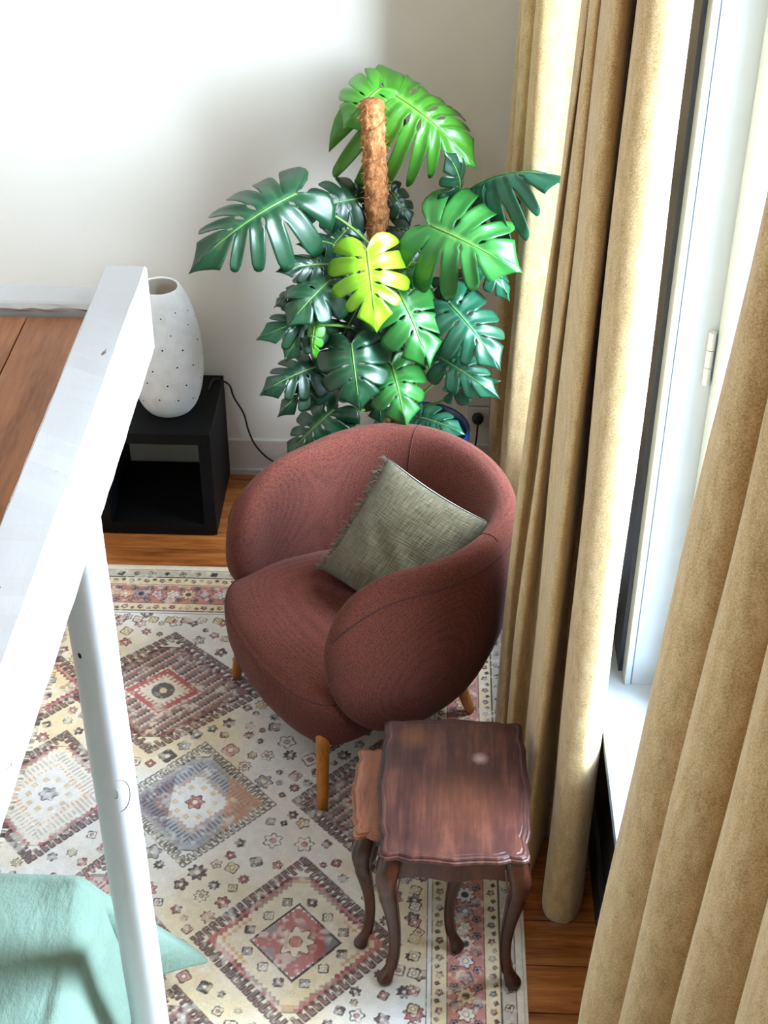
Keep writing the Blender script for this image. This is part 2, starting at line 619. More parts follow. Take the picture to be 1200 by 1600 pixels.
def rug_colors(X, Y):
    """colours of the woven pattern at world points (numpy arrays)"""
    rng = np.random.default_rng(3)

    def vnoise(x, y, s, seed):
        g = np.random.default_rng(seed).random((260, 260))
        u, v = x * s + 80, y * s + 40
        iu, iv = np.floor(u).astype(int), np.floor(v).astype(int)
        fu, fv = u - iu, v - iv
        fu, fv = fu * fu * (3 - 2 * fu), fv * fv * (3 - 2 * fv)
        G = lambda a, b: g[a % 260, b % 260]
        return (G(iu, iv) * (1 - fu) + G(iu + 1, iv) * fu) * (1 - fv) + (G(iu, iv + 1) * (1 - fu) + G(iu + 1, iv + 1) * fu) * fv
    C = {k: np.array(sr(*v)) for k, v in dict(
        cream=(228, 214, 192), pale=(226, 220, 214), tan=(220, 194, 150), red=(176, 96, 92), pink=(198, 134, 124), maroon=(122, 70, 74),
        dark=(62, 56, 60), grey=(158, 152, 150), blue=(150, 152, 162), orange=(204, 150, 110), plum=(98, 66, 74)).items()}
    n1, n2, n3 = vnoise(X, Y, 3.1, 1), vnoise(X, Y, 11, 2), vnoise(X, Y, 60, 4)
    out = np.empty(X.shape + (3,))
    base = C['cream']
    t = np.clip((n1 - 0.35) * 2.2, 0, 1)[..., None]
    out[:] = C['pale'] * (1 - t) + C['cream'] * t
    t2 = np.clip((n2 * 0.5 + n1 * 0.6 - 0.52) * 2.4, 0, 0.75)[..., None]
    out[:] = out * (1 - t2) + C['tan'] * t2
    wear = vnoise(X, Y, 26, 5) * 0.55 + vnoise(X, Y, 90, 6) * 0.45

    def paint(mask, col, a=1.0, worn=0.35):
        al = (mask * a * np.clip((wear - worn + 0.25) * 4, 0.25, 1))[..., None]
        out[:] = out * (1 - al) + C[col] * al

    def win(cx, cy, r):
        i = np.where(np.abs(xs - cx) < r)[0]
        j = np.where(np.abs(ys - cy) < r)[0]
        if len(i) == 0 or len(j) == 0:
            return None
        return slice(i[0], i[-1] + 1), slice(j[0], j[-1] + 1)
    xs, ys = X[:, 0], Y[0, :]

    def flower(cx, cy, r, fill, n=6, line='dark', core='cream', rot=0.0, square=False, outline_only=False):
        s = win(cx, cy, r * 1.3)
        if s is None:
            return
        dx, dy = X[s] - cx, Y[s] - cy
        th = np.arctan2(dy, dx) + rot
        d = np.hypot(dx, dy)
        if square:
            th4 = np.abs(np.cos(2 * th))
            R = r * (0.66 + 0.34 * np.sqrt(1 - th4 * 0.96))
        else:
            R = r * (0.84 + 0.16 * np.cos(n * th))
        w = wear[s]
        o = out[s]

        def p(mask, col, a=1.0):
            al = (mask * a * np.clip((w - 0.22) * 4, 0.3, 1))[..., None]
            o[:] = o * (1 - al) + C[col] * al
        if not outline_only:
            p(d < R, fill, 0.9)
        p((np.abs(d - R) < 0.0022), line, 0.85)
        p(d < r * 0.34, core, 0.95)
        p(np.abs(d - r * 0.34) < 0.0016, line, 0.6)

    def step(v, q):
        return np.floor(v / q) * q

    u, v = 0.281 - X, 4.03 - Y                      # distance from the right and back edges
    e = np.minimum(u, v)                             # mitred border
    along = np.where(u < v, Y, X)
    inner = 0.252

    meds = [  # cx, cy, rx, ry, kind
        (-0.80, 3.41, 0.275, 0.235, 'maroon'), (-0.637, 2.95, 0.20, 0.205, 'blue'), (-1.062, 2.965, 0.21, 0.22, 'pale'),
        (-0.31, 2.476, 0.235, 0.245, 'cream'), (-0.11, 2.965, 0.215, 0.22, 'maroon'), (-0.60, 2.10, 0.19, 0.20, 'maroon'),
        (-1.28, 3.41, 0.24, 0.235, 'cream'), (-0.27, 3.41, 0.20, 0.22, 'pale'), (-0.86, 2.476, 0.20, 0.23, 'red'), (-1.3, 2.476, 0.2, 0.23, 'cream'),
        (-0.1, 2.0, 0.2, 0.2, 'blue'), (-1.1, 2.0, 0.2, 0.2, 'cream')]
    # small flowers in the field, kept off the medallions
    placed = []
    fills = ['dark', 'red', 'plum', 'cream', 'pink', 'plum', 'grey', 'cream', 'tan', 'red', 'dark']
    for _ in range(5000):
        cx, cy = rng.uniform(-1.4, 0.02), rng.uniform(1.85, 3.78)
        r = rng.choice([0.010, 0.015, 0.020, 0.027], p=[0.12, 0.33, 0.33, 0.22])
        if any(abs(cx - m[0]) / (m[2] + 0.035) + abs(cy - m[1]) / (m[3] + 0.035) < 1.12 for m in meds):
            continue
        if any((cx - a) ** 2 + (cy - b) ** 2 < (r + c + 0.008) ** 2 for a, b, c in placed):
            continue
        placed.append((cx, cy, r))
        f = fills[rng.integers(len(fills))]
        flower(cx, cy, r, f, int(rng.choice([5, 6, 8])), 'dark', 'cream' if f != 'cream' else 'pink', rng.uniform(0, 6), rng.random() < 0.35, f == 'cream')

    for cx, cy, rx, ry, kind in meds:
        s = win(cx, cy, max(rx, ry) * 1.35)
        if s is None:
            continue
        dx, dy = X[s] - cx, Y[s] - cy
        q = 0.012
        ax, ay = np.abs(step(dx, q) + q / 2), np.abs(step(dy, q) + q / 2)
        d = ax / rx + ay / ry
        ds = np.abs(dx) / rx + np.abs(dy) / ry
        d = np.where(np.abs(dy) > ry * 0.86, np.maximum(d, ay / (ry * 0.86) + 0.0), d)
        o, w = out[s], wear[s]

        def p(mask, col, a=1.0, worn=0.3):
            al = (mask * a * np.clip((w - worn + 0.2) * 4, 0.25, 1))[..., None]
            o[:] = o * (1 - al) + C[col] * al
        per = (dx / rx - np.sign(dy * dx) * dy / ry) * 0.5      # runs along each side
        tooth = np.mod(per * 15, 1.0)
        main = {'maroon': 'maroon', 'blue': 'grey', 'pale': 'maroon', 'cream': 'maroon', 'red': 'red'}[kind]
        # hooked outer border
        hooks = (ds > 0.98) & (ds < 1.17)
        hk = (hooks & (tooth < 0.42)) | ((ds > 1.105) & (ds < 1.17) & (tooth < 0.74)) | ((ds > 1.06) & (ds < 1.12) & (tooth > 0.62) & (tooth < 0.74))
        ed = np.zeros_like(hk)
        ed[1:] |= hk[1:] ^ hk[:-1]
        ed[:, 1:] |= hk[:, 1:] ^ hk[:, :-1]
        ed[:-1] |= ed[1:]
        p(hk, main if kind != 'blue' else 'cream', 0.8)
        p(ed, 'dark', 0.75, 0.15)
        p((d > 0.90) & (d < 0.99), 'red' if kind in ('cream', 'pale') else main, 0.85)
        p(np.abs(d - 0.99) < 0.018, 'dark', 0.6)
        p(np.abs(d - 0.895) < 0.014, 'plum', 0.6)
        # ground
        g = {'maroon': 'plum', 'blue': 'blue', 'pale': 'cream', 'cream': 'tan', 'red': 'pink'}[kind]
        p(d < 0.885, g, 0.78 if kind in ('maroon', 'blue') else 0.45)
        tt = np.mod(per * 22, 1.0)
        if kind == 'maroon':
            tex = np.mod(np.floor(dx / 0.009) * 7 + np.floor(dy / 0.009) * 3, 5)
            p((d < 0.88) & (d > 0.42) & (tex == 1), 'cream', 0.6)
            p((d < 0.88) & (d > 0.42) & (tex == 3), 'pink', 0.7)
            p((d < 0.88) & (d > 0.42) & (tex == 4), 'dark', 0.6)
            p(d < 0.46, 'cream', 0.9)
            p((ds < 0.44) & (ds > 0.34), 'red', 0.95)
            p((ds < 0.35) & (ds > 0.27) & (tt < 0.5), 'red', 0.8)
            p(np.hypot(dx, dy) < 0.036, 'dark', 0.85)
            p(np.hypot(dx, dy) < 0.012, 'tan', 0.95)
        elif kind in ('blue', 'pale', 'red'):
            p((d < 0.8) & (d > 0.62) & (tt < 0.45), 'dark' if kind != 'pale' else 'grey', 0.6)
            p((d < 0.6) & (d > 0.5) & (tt < 0.5), 'orange', 0.7)
            p(d < 0.5, 'pale', 0.85)
            if kind == 'blue':
                p((d < 0.86) & (dx < -0.35 * rx), 'plum', 0.5)
                p((d < 0.97) & (dx > 0.45 * rx), 'orange', 0.6)
        else:
            p(np.abs(d - 0.82) < 0.015, 'orange', 0.7)
            p(ds < 0.50, 'pale', 0.9)
            p(np.abs(ds - 0.50) < 0.018, 'dark', 0.95)
            p((ds < 0.49) & (dx > 0.22 * rx), 'dark', 0.75)
            p((d < 0.46) & (dx < 0.34 * rx), 'red', 0.85)
            p((ds < 0.48) & (dx < -0.22 * rx) & (np.abs(dy) > 0.08 * ry), 'grey', 0.8)
        out[s] = o
        if kind == 'cream':
            flower(cx, cy, 0.05, 'cream', 8, 'dark', 'pink')
            for a in range(12):
                th = a * PI / 6 + 0.26
                k_ = 0.66 / (abs(math.cos(th)) + abs(math.sin(th)))
                flower(cx + rx * k_ * math.cos(th), cy + ry * k_ * math.sin(th), 0.0155, ['grey', 'cream', 'plum'][a % 3], 4, 'dark', 'cream', 0, True)
        elif kind in ('blue', 'pale', 'red'):
            flower(cx, cy, 0.028, 'red' if kind == 'blue' else 'blue', 6, 'dark', 'cream')
            for a in range(10):
                th = a * PI / 5
                flower(cx + 0.058 * math.cos(th), cy + 0.058 * math.sin(th), 0.009, 'grey', 4, 'tan', 'cream')

    # border bands
    b = e < inner
    bb = lambda lo, hi: ((e >= lo) & (e < hi)).astype(float)
    out[b] = C['cream'] * 0.6 + C['tan'] * 0.4 + (n2[b][:, None] - 0.5) * 0.12
    paint(bb(0.026, 0.061), 'grey', 0.55)
    paint(bb(0.105, 0.197), 'red', 0.80, 0.38)
    paint(bb(0.105, 0.197) * (n2 > 0.55), 'pink', 0.6)
    paint(bb(0.064, 0.100), 'tan', 0.55)
    paint(bb(0.200, 0.237), 'tan', 0.5)
    paint(bb(0, 0.022), 'cream', 1.0)
    for lo, hi, col in ((0.022, 0.0255, 'dark'), (0.060, 0.066, 'dark'), (0.100, 0.1025, 'dark'), (0.1965, 0.1995, 'dark'), (0.236, 0.239, 'dark'), (0.249, 0.252, 'dark'), (0.239, 0.249, 'pale')):
        paint(bb(lo, hi), col, 0.9, 0.1)

    def border_flower(s, dist, r, fill, n, core, sq=False):
        # right border runs along Y, back border along X
        flower(0.281 - dist, s, r, fill, n, 'dark', core, 0.3, sq)
        flower(s - 3.75, 4.03 - dist, r, fill, n, 'dark', core, 0.3, sq)
    s = 1.85
    i = 0
    while s < 3.97:
        border_flower(s, 0.151, [0.028, 0.020, 0.024][i % 3], ['cream', 'tan', 'blue', 'pale'][i % 4], [8, 5, 6][i % 3], ['dark', 'pink', 'cream'][i % 3])
        border_flower(s + 0.026, 0.121, 0.011, 'grey', 5, 'dark')
        border_flower(s + 0.026, 0.181, 0.011, 'grey', 5, 'dark')
        border_flower(s + 0.008, 0.082, 0.009, ['red', 'grey'][i % 2], 5, 'cream')
        border_flower(s + 0.034, 0.076, 0.006, 'dark', 4, 'tan')
        border_flower(s + 0.008, 0.218, 0.010, ['red', 'orange'][i % 2], 5, 'cream')
        border_flower(s + 0.036, 0.224, 0.006, 'dark', 4, 'tan')
        border_flower(s + 0.02, 0.043, [0.012, 0.009][i % 2], ['cream', 'dark', 'tan'][i % 3], 4, 'dark', i % 2 == 0)
        border_flower(s + 0.01, 0.283, 0.0175, ['tan', 'pink', 'cream', 'tan'][i % 4], 4, 'cream', True)
        s += 0.053
        i += 1
    wt = np.clip((wear - 0.62) * 3.0, 0, 0.55)[..., None]
    out[:] = out * (1 - wt) + (C['cream'] * 0.5 + C['pale'] * 0.5) * wt
    out *= (0.99 + 0.12 * n3[..., None])
    return np.clip(out, 0, 1)


def make_rug():
    x0, x1, y0, y1 = -1.75, 0.281, 1.05, 4.03
    xs = np.concatenate([np.arange(x0, -1.15, 0.02), np.arange(-1.15, x1, 0.0026), [x1]])
    ys = np.concatenate([np.arange(y0, 1.92, 0.02), np.arange(1.92, y1, 0.0027), [y1]])
    X, Y = np.meshgrid(xs, ys, indexing='ij')
    col = rug_colors(X, Y)
    nx, ny = X.shape
    Z = 0.0085 + 0.0006 * np.random.default_rng(1).random(X.shape)
    Z += 0.0012 * np.sin(X * 7 + 1.3) * np.sin(Y * 5)
    edge = np.minimum(np.minimum(X - x0, x1 - X), np.minimum(Y - y0, y1 - Y))
    Z = np.where(edge < 0.004, 0.0035, Z)
    co = np.stack([X, Y, Z], -1).reshape(-1, 3)
    idx = np.arange(nx * ny).reshape(nx, ny)
    q = np.stack([idx[:-1, :-1], idx[1:, :-1], idx[1:, 1:], idx[:-1, 1:]], -1).reshape(-1, 4)
    me = bpy.data.meshes.new('rug')
    me.vertices.add(len(co))
    me.vertices.foreach_set('co', co.ravel())
    me.loops.add(q.size)
    me.loops.foreach_set('vertex_index', q.ravel())
    me.polygons.add(len(q))
    me.polygons.foreach_set('loop_start', np.arange(0, q.size, 4))
    me.polygons.foreach_set('use_smooth', np.ones(len(q), bool))
    me.update(calc_edges=True)
    at = me.color_attributes.new('Col', 'FLOAT_COLOR', 'POINT')
    at.data.foreach_set('color', np.concatenate([col.reshape(-1, 3), np.ones((nx * ny, 1))], 1).ravel())
    o = link('rug', me, M['rug'])
    tag(o, 'worn cream and red patterned rug with diamond medallions on the plank floor', 'rug')
    # bound edge
    bm = bmesh.new()
    for a, b, c, d in ((x0, x1 + 0.003, y1 - 0.004, y1 + 0.003), (x1 - 0.004, x1 + 0.003, y0, y1 - 0.004), (x0, x1 + 0.003, y0 - 0.003, y0 + 0.002), (x0 - 0.003, x0 + 0.004, y0, y1)):
        add_box(bm, a, b, c, d, 0.0005, 0.0095, 0.001)
    build('binding', bm, M['rug_edge'], o)


make_rug()

# ================================================================== LOFT PLATFORM
BX0, BX1, BZ0, BZ1, BY = -0.648, -0.564, 1.65, 1.838, 2.678
loft = empty('loft_platform', (BX1, BY, BZ0))
tag(loft, 'white painted timber edge of a loft platform with wooden boards', 'platform')


def lpart(name, bm, mat, smooth=False):
    bmesh.ops.translate(bm, verts=bm.verts, vec=-loft.location)
    return build(name, bm, mat, loft, smooth)


def rough_beam(x0, x1, y0, y1, z0, z1, n, seed, amp=0.0022):
    r = random.Random(seed)
    bm = bmesh.new()
    rings = []
    for i in range(n + 1):
        y = y0 + (y1 - y0) * i / n
        c = []
        for (x, z, sx, sz) in ((x0, z0, 1, 1), (x1, z0, -1, 1), (x1, z1, -1, -1), (x0, z1, 1, -1)):
            b = 0.004
            c += [Vector((x + sx * (b if k else 0) + r.uniform(-amp, amp) * 0.4, y, z + sz * (0 if k else b) + r.uniform(-amp, amp) * 0.4)) for k in ((0, 1) if (sx * sz > 0) else (1, 0))]
        rings.append(c)
    add_loft(bm, rings)
    return bm


lpart('side_beam', rough_beam(BX0, BX1, -1.2, BY, BZ0, BZ1, 90, 1), M['timber'])
# end rail lies across the boards
er = bmesh.new()
rr_ = random.Random(4)
rings = []
for i in range(61):
    x = BX0 - 0.001 - 1.6 * i / 60
    j = lambda a=0.0016: rr_.uniform(-a, a)
    rings.append([Vector((x, 2.603 + j(), 1.7725 + j())), Vector((x, 2.600 + j(0.0025), 1.781 + j(0.002))), Vector((x, 2.606 + j(), 1.789)), Vector((x, 2.613, 1.791 + j(0.0005))), Vector((x, 2.678, 1.791 + j(0.0005))), Vector((x, 2.686, 1.785)), Vector((x, 2.686, 1.70)), Vector((x, 2.61, 1.70))])
add_loft(er, rings)
lpart('end_rail', er, M['timber'])
xs_ = [BX0 - 0.004, -0.793, -0.985, -1.16, -1.36, -1.54, -1.72, -1.9, -2.08, -2.25]
for a, b in zip(xs_[:-1], xs_[1:]):
    lpart('plank', box(b + 0.0012, a - 0.0012, -1.2, 2.590, 1.742, 1.768, bev=0.0015), M['oak'])
lpart('joist', box(-2.2, -0.65, 2.52, 2.608, 1.66, 1.741), M['gap'])  # unseen dark board added so the slot beside the rail reads as shade
lpart('joist', box(-2.2, -0.66, 2.30, 2.36, 1.66, 1.741), M['timber'])
lpart('joist', box(-2.2, -0.66, 0.60, 0.66, 1.66, 1.741), M['timber'])
PX, PY, PR = -0.606, 2.08, 0.0425
bm = bmesh.new()
prof = [(PR * 0.98, 0.0105)] + [(PR + 0.0006 * math.sin(i * 1.7), 0.03 + i * 0.09) for i in range(18)] + [(PR, BZ0)]
add_loft(bm, lathe_rings(prof, 40, PX, PY))
post = lpart('post', bm, M['white'], True)
for f_ in post.data.polygons:
    if abs(f_.normal.z) > 0.9:
        f_.use_smooth = False
# nail hole and a pencilled oval on the post
th = math.atan2(-PY, -PX)


def on_post(a, z, out=0.0006):
    return Vector((PX + (PR + out) * math.cos(a), PY + (PR + out) * math.sin(a), z))


bm = bmesh.new()
ring = [on_post(th - 0.75 + 0.10 * math.cos(t), 1.37 + 0.007 * math.sin(t), 0.0009) for t in np.linspace(0, 2 * PI, 10, endpoint=False)]
bm.faces.new([bm.verts.new(p) for p in ring])
lpart('nail_hole', bm, M['gap'])
bm = bmesh.new()
add_tube(bm, [on_post(th + 0.05 + 0.62 * math.cos(t), 1.005 + 0.045 * math.sin(t), 0.0004) for t in np.linspace(-1.6, 1.7, 24)], 0.0008, 5)
add_tube(bm, [on_post(th - 0.05 + 0.12 * math.cos(t), 1.012 + 0.014 * math.sin(t), 0.0004) for t in np.linspace(-2.2, 1.0, 14)], 0.0008, 5)
lpart('pencil_mark', bm, M['ink'])
for i, z in enumerate((1.352, 1.44, 0.62)):
    pass

# ================================================================== BED UNDER THE LOFT
bed = empty('bed', (-1.5, 1.3, 0))
tag(bed, 'low bed under the loft platform, covered by the mint duvet', 'bed')


def bpart(name, bm, mat):
    bmesh.ops.translate(bm, verts=bm.verts, vec=-bed.location)
    return build(name, bm, mat, bed)


bpart('bed_frame', box(-2.32, -0.86, 0.25, 2.20, 0.10, 0.24, bev=0.01), M['bedwood'])
bpart('mattress', box(-2.30, -0.86, 0.28, 2.18, 0.24, 0.455, bev=0.05), M['mattress'])
for x in (-2.25, -0.93):
    for y in (0.32, 2.12):
        bpart('leg', box(x - 0.03, x + 0.03, y - 0.03, y + 0.03, 0.0105, 0.10), M['bedwood'])


def make_duvet():
    XE, YE, ZT = -0.785, 2.245, 0.475          # top corner of the bed
    us = list(np.linspace(-1.35, -0.08, 30)) + list(np.linspace(-0.05, 0.43, 34))     # beyond the right edge
    vs = list(np.linspace(-1.6, -0.08, 34)) + list(np.linspace(-0.05, 0.43, 34))      # beyond the far edge
    bm = bmesh.new()
    grid = []
    rnd = random.Random(2)
    for u in us:
        row = []
        for v in vs:
            uu, vv = max(u, 0), max(v, 0)
            r = 0.05
            def fold(t):          # rounded roll over the edge: returns out, drop
                a = min(t / r, PI / 2)
                o = r * math.sin(a)
                d = r * (1 - math.cos(a))
                if t > r * PI / 2:
                    d += (t - r * PI / 2) * 0.93
                    o += (t - r * PI / 2) * 0.16
                return o, d
            if uu > 0 and vv > 0:
                m = max(uu, vv)
                q = min(uu, vv)
                o, d = fold(math.hypot(uu, vv) * 0.93)
                ang = math.atan2(vv, uu)
                # the loose corner swings out towards the right
                ca = 1 - abs(ang - PI / 4) / (PI / 4)
                ext = o + 0.34 * q * (0.5 + 0.5 * ca)
                hh = math.hypot(uu, vv)
                ext = ext * (1 - ca) + hh * 0.47 * ca
                d = d * (1 - ca) + (hh * 0.655 - 0.015) * ca
                ang2 = ang - (0.42 * ca)
                x, y, z = XE + ext * math.cos(ang2), YE + ext * math.sin(ang2) * 0.9, ZT - d
            else:
                ou, du = fold(uu)
                ov, dv = fold(vv)
                x = XE + min(u, 0) + ou
                y = YE + min(v, 0) + ov
                z = ZT - du - dv
                # side hem folds
                if uu > 0.06:
                    x += 0.022 * math.sin(v * 17 + 1.0) * min(1, uu / 0.2) * min(1, -v * 5 if v < 0 else 0)
                if vv > 0.06:
                    y += 0.015 * math.sin(u * 15) * min(1, vv / 0.2) * min(1, -u * 5 if u < 0 else 0)
            if u < 0.02 and v < 0.02:
                z += 0.012 * math.sin(u * 7.3 + v * 4.1) + 0.010 * math.sin(u * 3.1 - v * 9.0 + 1) + 0.006 * math.sin(u * 21 + v * 13)
                z += 0.03 * (1 - math.exp(-min(-u if u < 0 else 0, -v if v < 0 else 0) * 6))
            z = max(z, 0.022 + 0.006 * math.sin(u * 31) * math.cos(v * 23))
            row.append(bm.verts.new((x, y, z)))
        grid.append(row)
    for i in range(len(us) - 1):
        for j in range(len(vs) - 1):
            bm.faces.new((grid[i][j], grid[i + 1][j], grid[i + 1][j + 1], grid[i][j + 1]))
    o = build('duvet', bm, M['duvet'], None, True)
    sd = o.modifiers.new('solid', 'SOLIDIFY')
    sd.thickness = 0.012
    sd.offset = 1
    ss = o.modifiers.new('sub', 'SUBSURF')
    ss.levels = ss.render_levels = 1
    tag(o, 'mint green duvet with one loose corner hanging down beside the white post', 'duvet')


make_duvet()

# ================================================================== BLACK SIDE CUBE, LAMP, SOCKET
NX0, NX1, NY0, NY1, NH, NT_ = -1.145, -0.733, 4.219, 4.612, 0.427, 0.042
cube = empty('side_cube', ((NX0 + NX1) / 2, (NY0 + NY1) / 2, 0))
tag(cube, 'black open cube side table standing against the back wall', 'side table')


def cpart(name, bm, mat=M['black']):
    bmesh.ops.translate(bm, verts=bm.verts, vec=-cube.location)
    return build(name, bm, mat, cube)


cpart('top_panel', box(NX0, NX1, NY0, NY1, NH - NT_, NH, bev=0.0015))
cpart('bottom_panel', box(NX0 + NT_, NX1 - NT_, NY0, NY1, 0.006, 0.006 + NT_, bev=0.0015))
cpart('side_panel', box(NX0, NX0 + NT_, NY0, NY1, 0.006, NH - NT_, bev=0.0015))
cpart('side_panel', box(NX1 - NT_, NX1, NY0, NY1, 0.006, NH - NT_, bev=0.0015))
for x in (NX0 + 0.03, NX1 - 0.03):
    for y in (NY0 + 0.03, NY1 - 0.03):
        cpart('glide', box(x - 0.012, x + 0.012, y - 0.012, y + 0.012, 0.0, 0.006), M['socket'])

LX, LY = -0.892, 4.40
lamp = empty('egg_lamp', (LX, LY, NH))
tag(lamp, 'tall egg shaped white lamp with an open top and pierced dots on the black cube', 'lamp')
prof = [(0.0, 0.001), (0.070, 0.001), (0.082, 0.006), (0.098, 0.030), (0.112, 0.070), (0.122, 0.120), (0.1265, 0.175), (0.126, 0.230), (0.121, 0.290), (0.112, 0.345), (0.099, 0.395), (0.083, 0.435), (0.068, 0.462), (0.064, 0.466), (0.060, 0.462)]
pin = [(0.060, 0.462), (0.075, 0.432), (0.093, 0.39), (0.112, 0.30), (0.118, 0.20), (0.110, 0.10), (0.08, 0.03), (0.0, 0.012)]
sm = [tuple(p) for p in catmull(prof, 4)]
bm = bmesh.new()
add_loft(bm, lathe_rings([(max(r, 0.0005), z) for r, z in sm], 56), cap0=True, cap1=False)
body = build('lamp_body', bm, M['lamp'], lamp, True)
bm = bmesh.new()
add_loft(bm, lathe_rings([(max(r, 0.0005), z) for r, z in [tuple(p) for p in catmull(pin, 4)]], 56), cap0=False, cap1=True)
build('lamp_inside', bm, M['lampin'], lamp, True)


def lamp_r(z):
    for (r0, z0), (r1, z1) in zip(sm[:-1], sm[1:]):
        if z0 <= z <= z1 and z1 > z0:
            return r0 + (r1 - r0) * (z - z0) / (z1 - z0), (r1 - r0) / (z1 - z0)
    return 0.1, 0


def lamp_disc(bm, a, z, r0, r1, lift=0.0008):
    R_, sl = lamp_r(z)
    nrm = Vector((math.cos(a), math.sin(a), -sl)).normalized()
    t1 = Vector((-math.sin(a), math.cos(a), 0))
    t2 = nrm.cross(t1)
    c = Vector((R_ * math.cos(a), R_ * math.sin(a), z)) + nrm * lift
    n = 14
    o = [bm.verts.new(c + (t1 * math.cos(2 * PI * j / n) + t2 * math.sin(2 * PI * j / n)) * r1 - nrm * (r1 * r1 / 0.24)) for j in range(n)]
    if r0 <= 0:
        bm.faces.new(o)
    else:
        i_ = [bm.verts.new(c + (t1 * math.cos(2 * PI * j / n) + t2 * math.sin(2 * PI * j / n)) * r0 - nrm * (r0 * r0 / 0.24)) for j in range(n)]
        for j in range(n):
            bm.faces.new((o[j], o[(j + 1) % n], i_[(j + 1) % n], i_[j]))


bh, br = bmesh.new(), bmesh.new()
rr2 = random.Random(11)
for row, z in enumerate((0.085, 0.150, 0.215, 0.280, 0.345, 0.40)):
    n = 11
    for j in range(n):
        a = 2 * PI * (j + 0.5 * (row % 2)) / n + rr2.uniform(-0.05, 0.05)
        zz = z + rr2.uniform(-0.012, 0.012)
        lamp_disc(bh, a, zz, 0, 0.0034 if row < 4 else 0.0026)
        lamp_disc(br, a, zz, 0.0125, 0.0140)
o = build('pierced_dots', bh, M['gap'], lamp, normals=False)
o['kind'] = 'stuff'
o = build('engraved_rings', br, M['ring'], lamp, normals=False)
o['kind'] = 'stuff'
# lamp cable, down the back of the cube and along the skirting to the socket
pts = [(LX + 0.12, 4.50, NH + 0.006), (-0.76, 4.57, NH + 0.008), (-0.715, 4.60, NH - 0.03), (-0.70, 4.605, 0.34), (-0.668, 4.606, 0.27), (-0.655, 4.606, 0.20), (-0.63, 4.606, 0.13), (-0.58, 4.606, 0.07), (-0.50, 4.600, 0.035), (-0.40, 4.595, 0.02), (-0.2, 4.595, 0.008), (0.05, 4.595, 0.008), (0.13, 4.60, 0.03), (0.17, 4.60, 0.10), (0.182, 4.600, 0.18), (0.184, 4.592, 0.235), (0.186, 4.606, 0.262)]
bm = bmesh.new()
base_l = lamp.location
add_tube(bm, [Vector(p) - base_l for p in catmull(pts, 6)], 0.0034, 8)
cab = build('lamp_cable', bm, M['cable'], lamp, True)

sock = empty('wall_socket', (0.185, YB, 0.262))
tag(sock, 'square white wall socket on the back wall beside the curtain', 'socket')
build('cover_plate', box(-0.042, 0.042, -0.010, 0.0, -0.042, 0.042, bev=0.003), M['socket'], sock)
build('cover_plate', box(-0.042, 0.042, -0.010, 0.0, 0.048, 0.118, bev=0.003), M['socket'], sock)
bm = bmesh.new()
add_loft(bm, [[Vector((r * math.cos(a), y, r * math.sin(a))) for a in np.linspace(0, 2 * PI, 20, endpoint=False)] for r, y in ((0.021, -0.010), (0.021, -0.024), (0.017, -0.034))])
plug = build('plug', bm, M['cable'], None, True)
plug.location = (0.185, YB, 0.262)
tag(plug, 'round black plug pushed into the wall socket behind the plant', 'plug')

# ================================================================== ARMCHAIR
CA = math.radians(213)
CM = Vector((-0.405, 3.27, 0.0108))
chair = empty('armchair', CM, CA)          # local x = forward, local y = left
tag(chair, 'terracotta woven tub armchair with rounded wings on the patterned rug', 'armchair')


def uv_grid(me, uvs, n_around):
    pass


def shell_path():
    """plan of the wrap-around back, from the far arm tip to the near arm tip: (a, b, outward normal)"""
    P = [(0.022, -0.285), (-0.05, -0.305), (-0.16, -0.325), (-0.28, -0.335), (-0.40, -0.325), (-0.51, -0.275), (-0.585, -0.185), (-0.620, -0.065),
         (-0.620, 0.065), (-0.585, 0.185), (-0.51, 0.275), (-0.40, 0.330), (-0.28, 0.345), (-0.16, 0.340), (-0.05, 0.322), (0.022, 0.298)]
    C = catmull(P, 10)
    s = [0.0]
    for p, q in zip(C[:-1], C[1:]):
        s.append(s[-1] + float(np.hypot(*(q - p))))
    return C, s


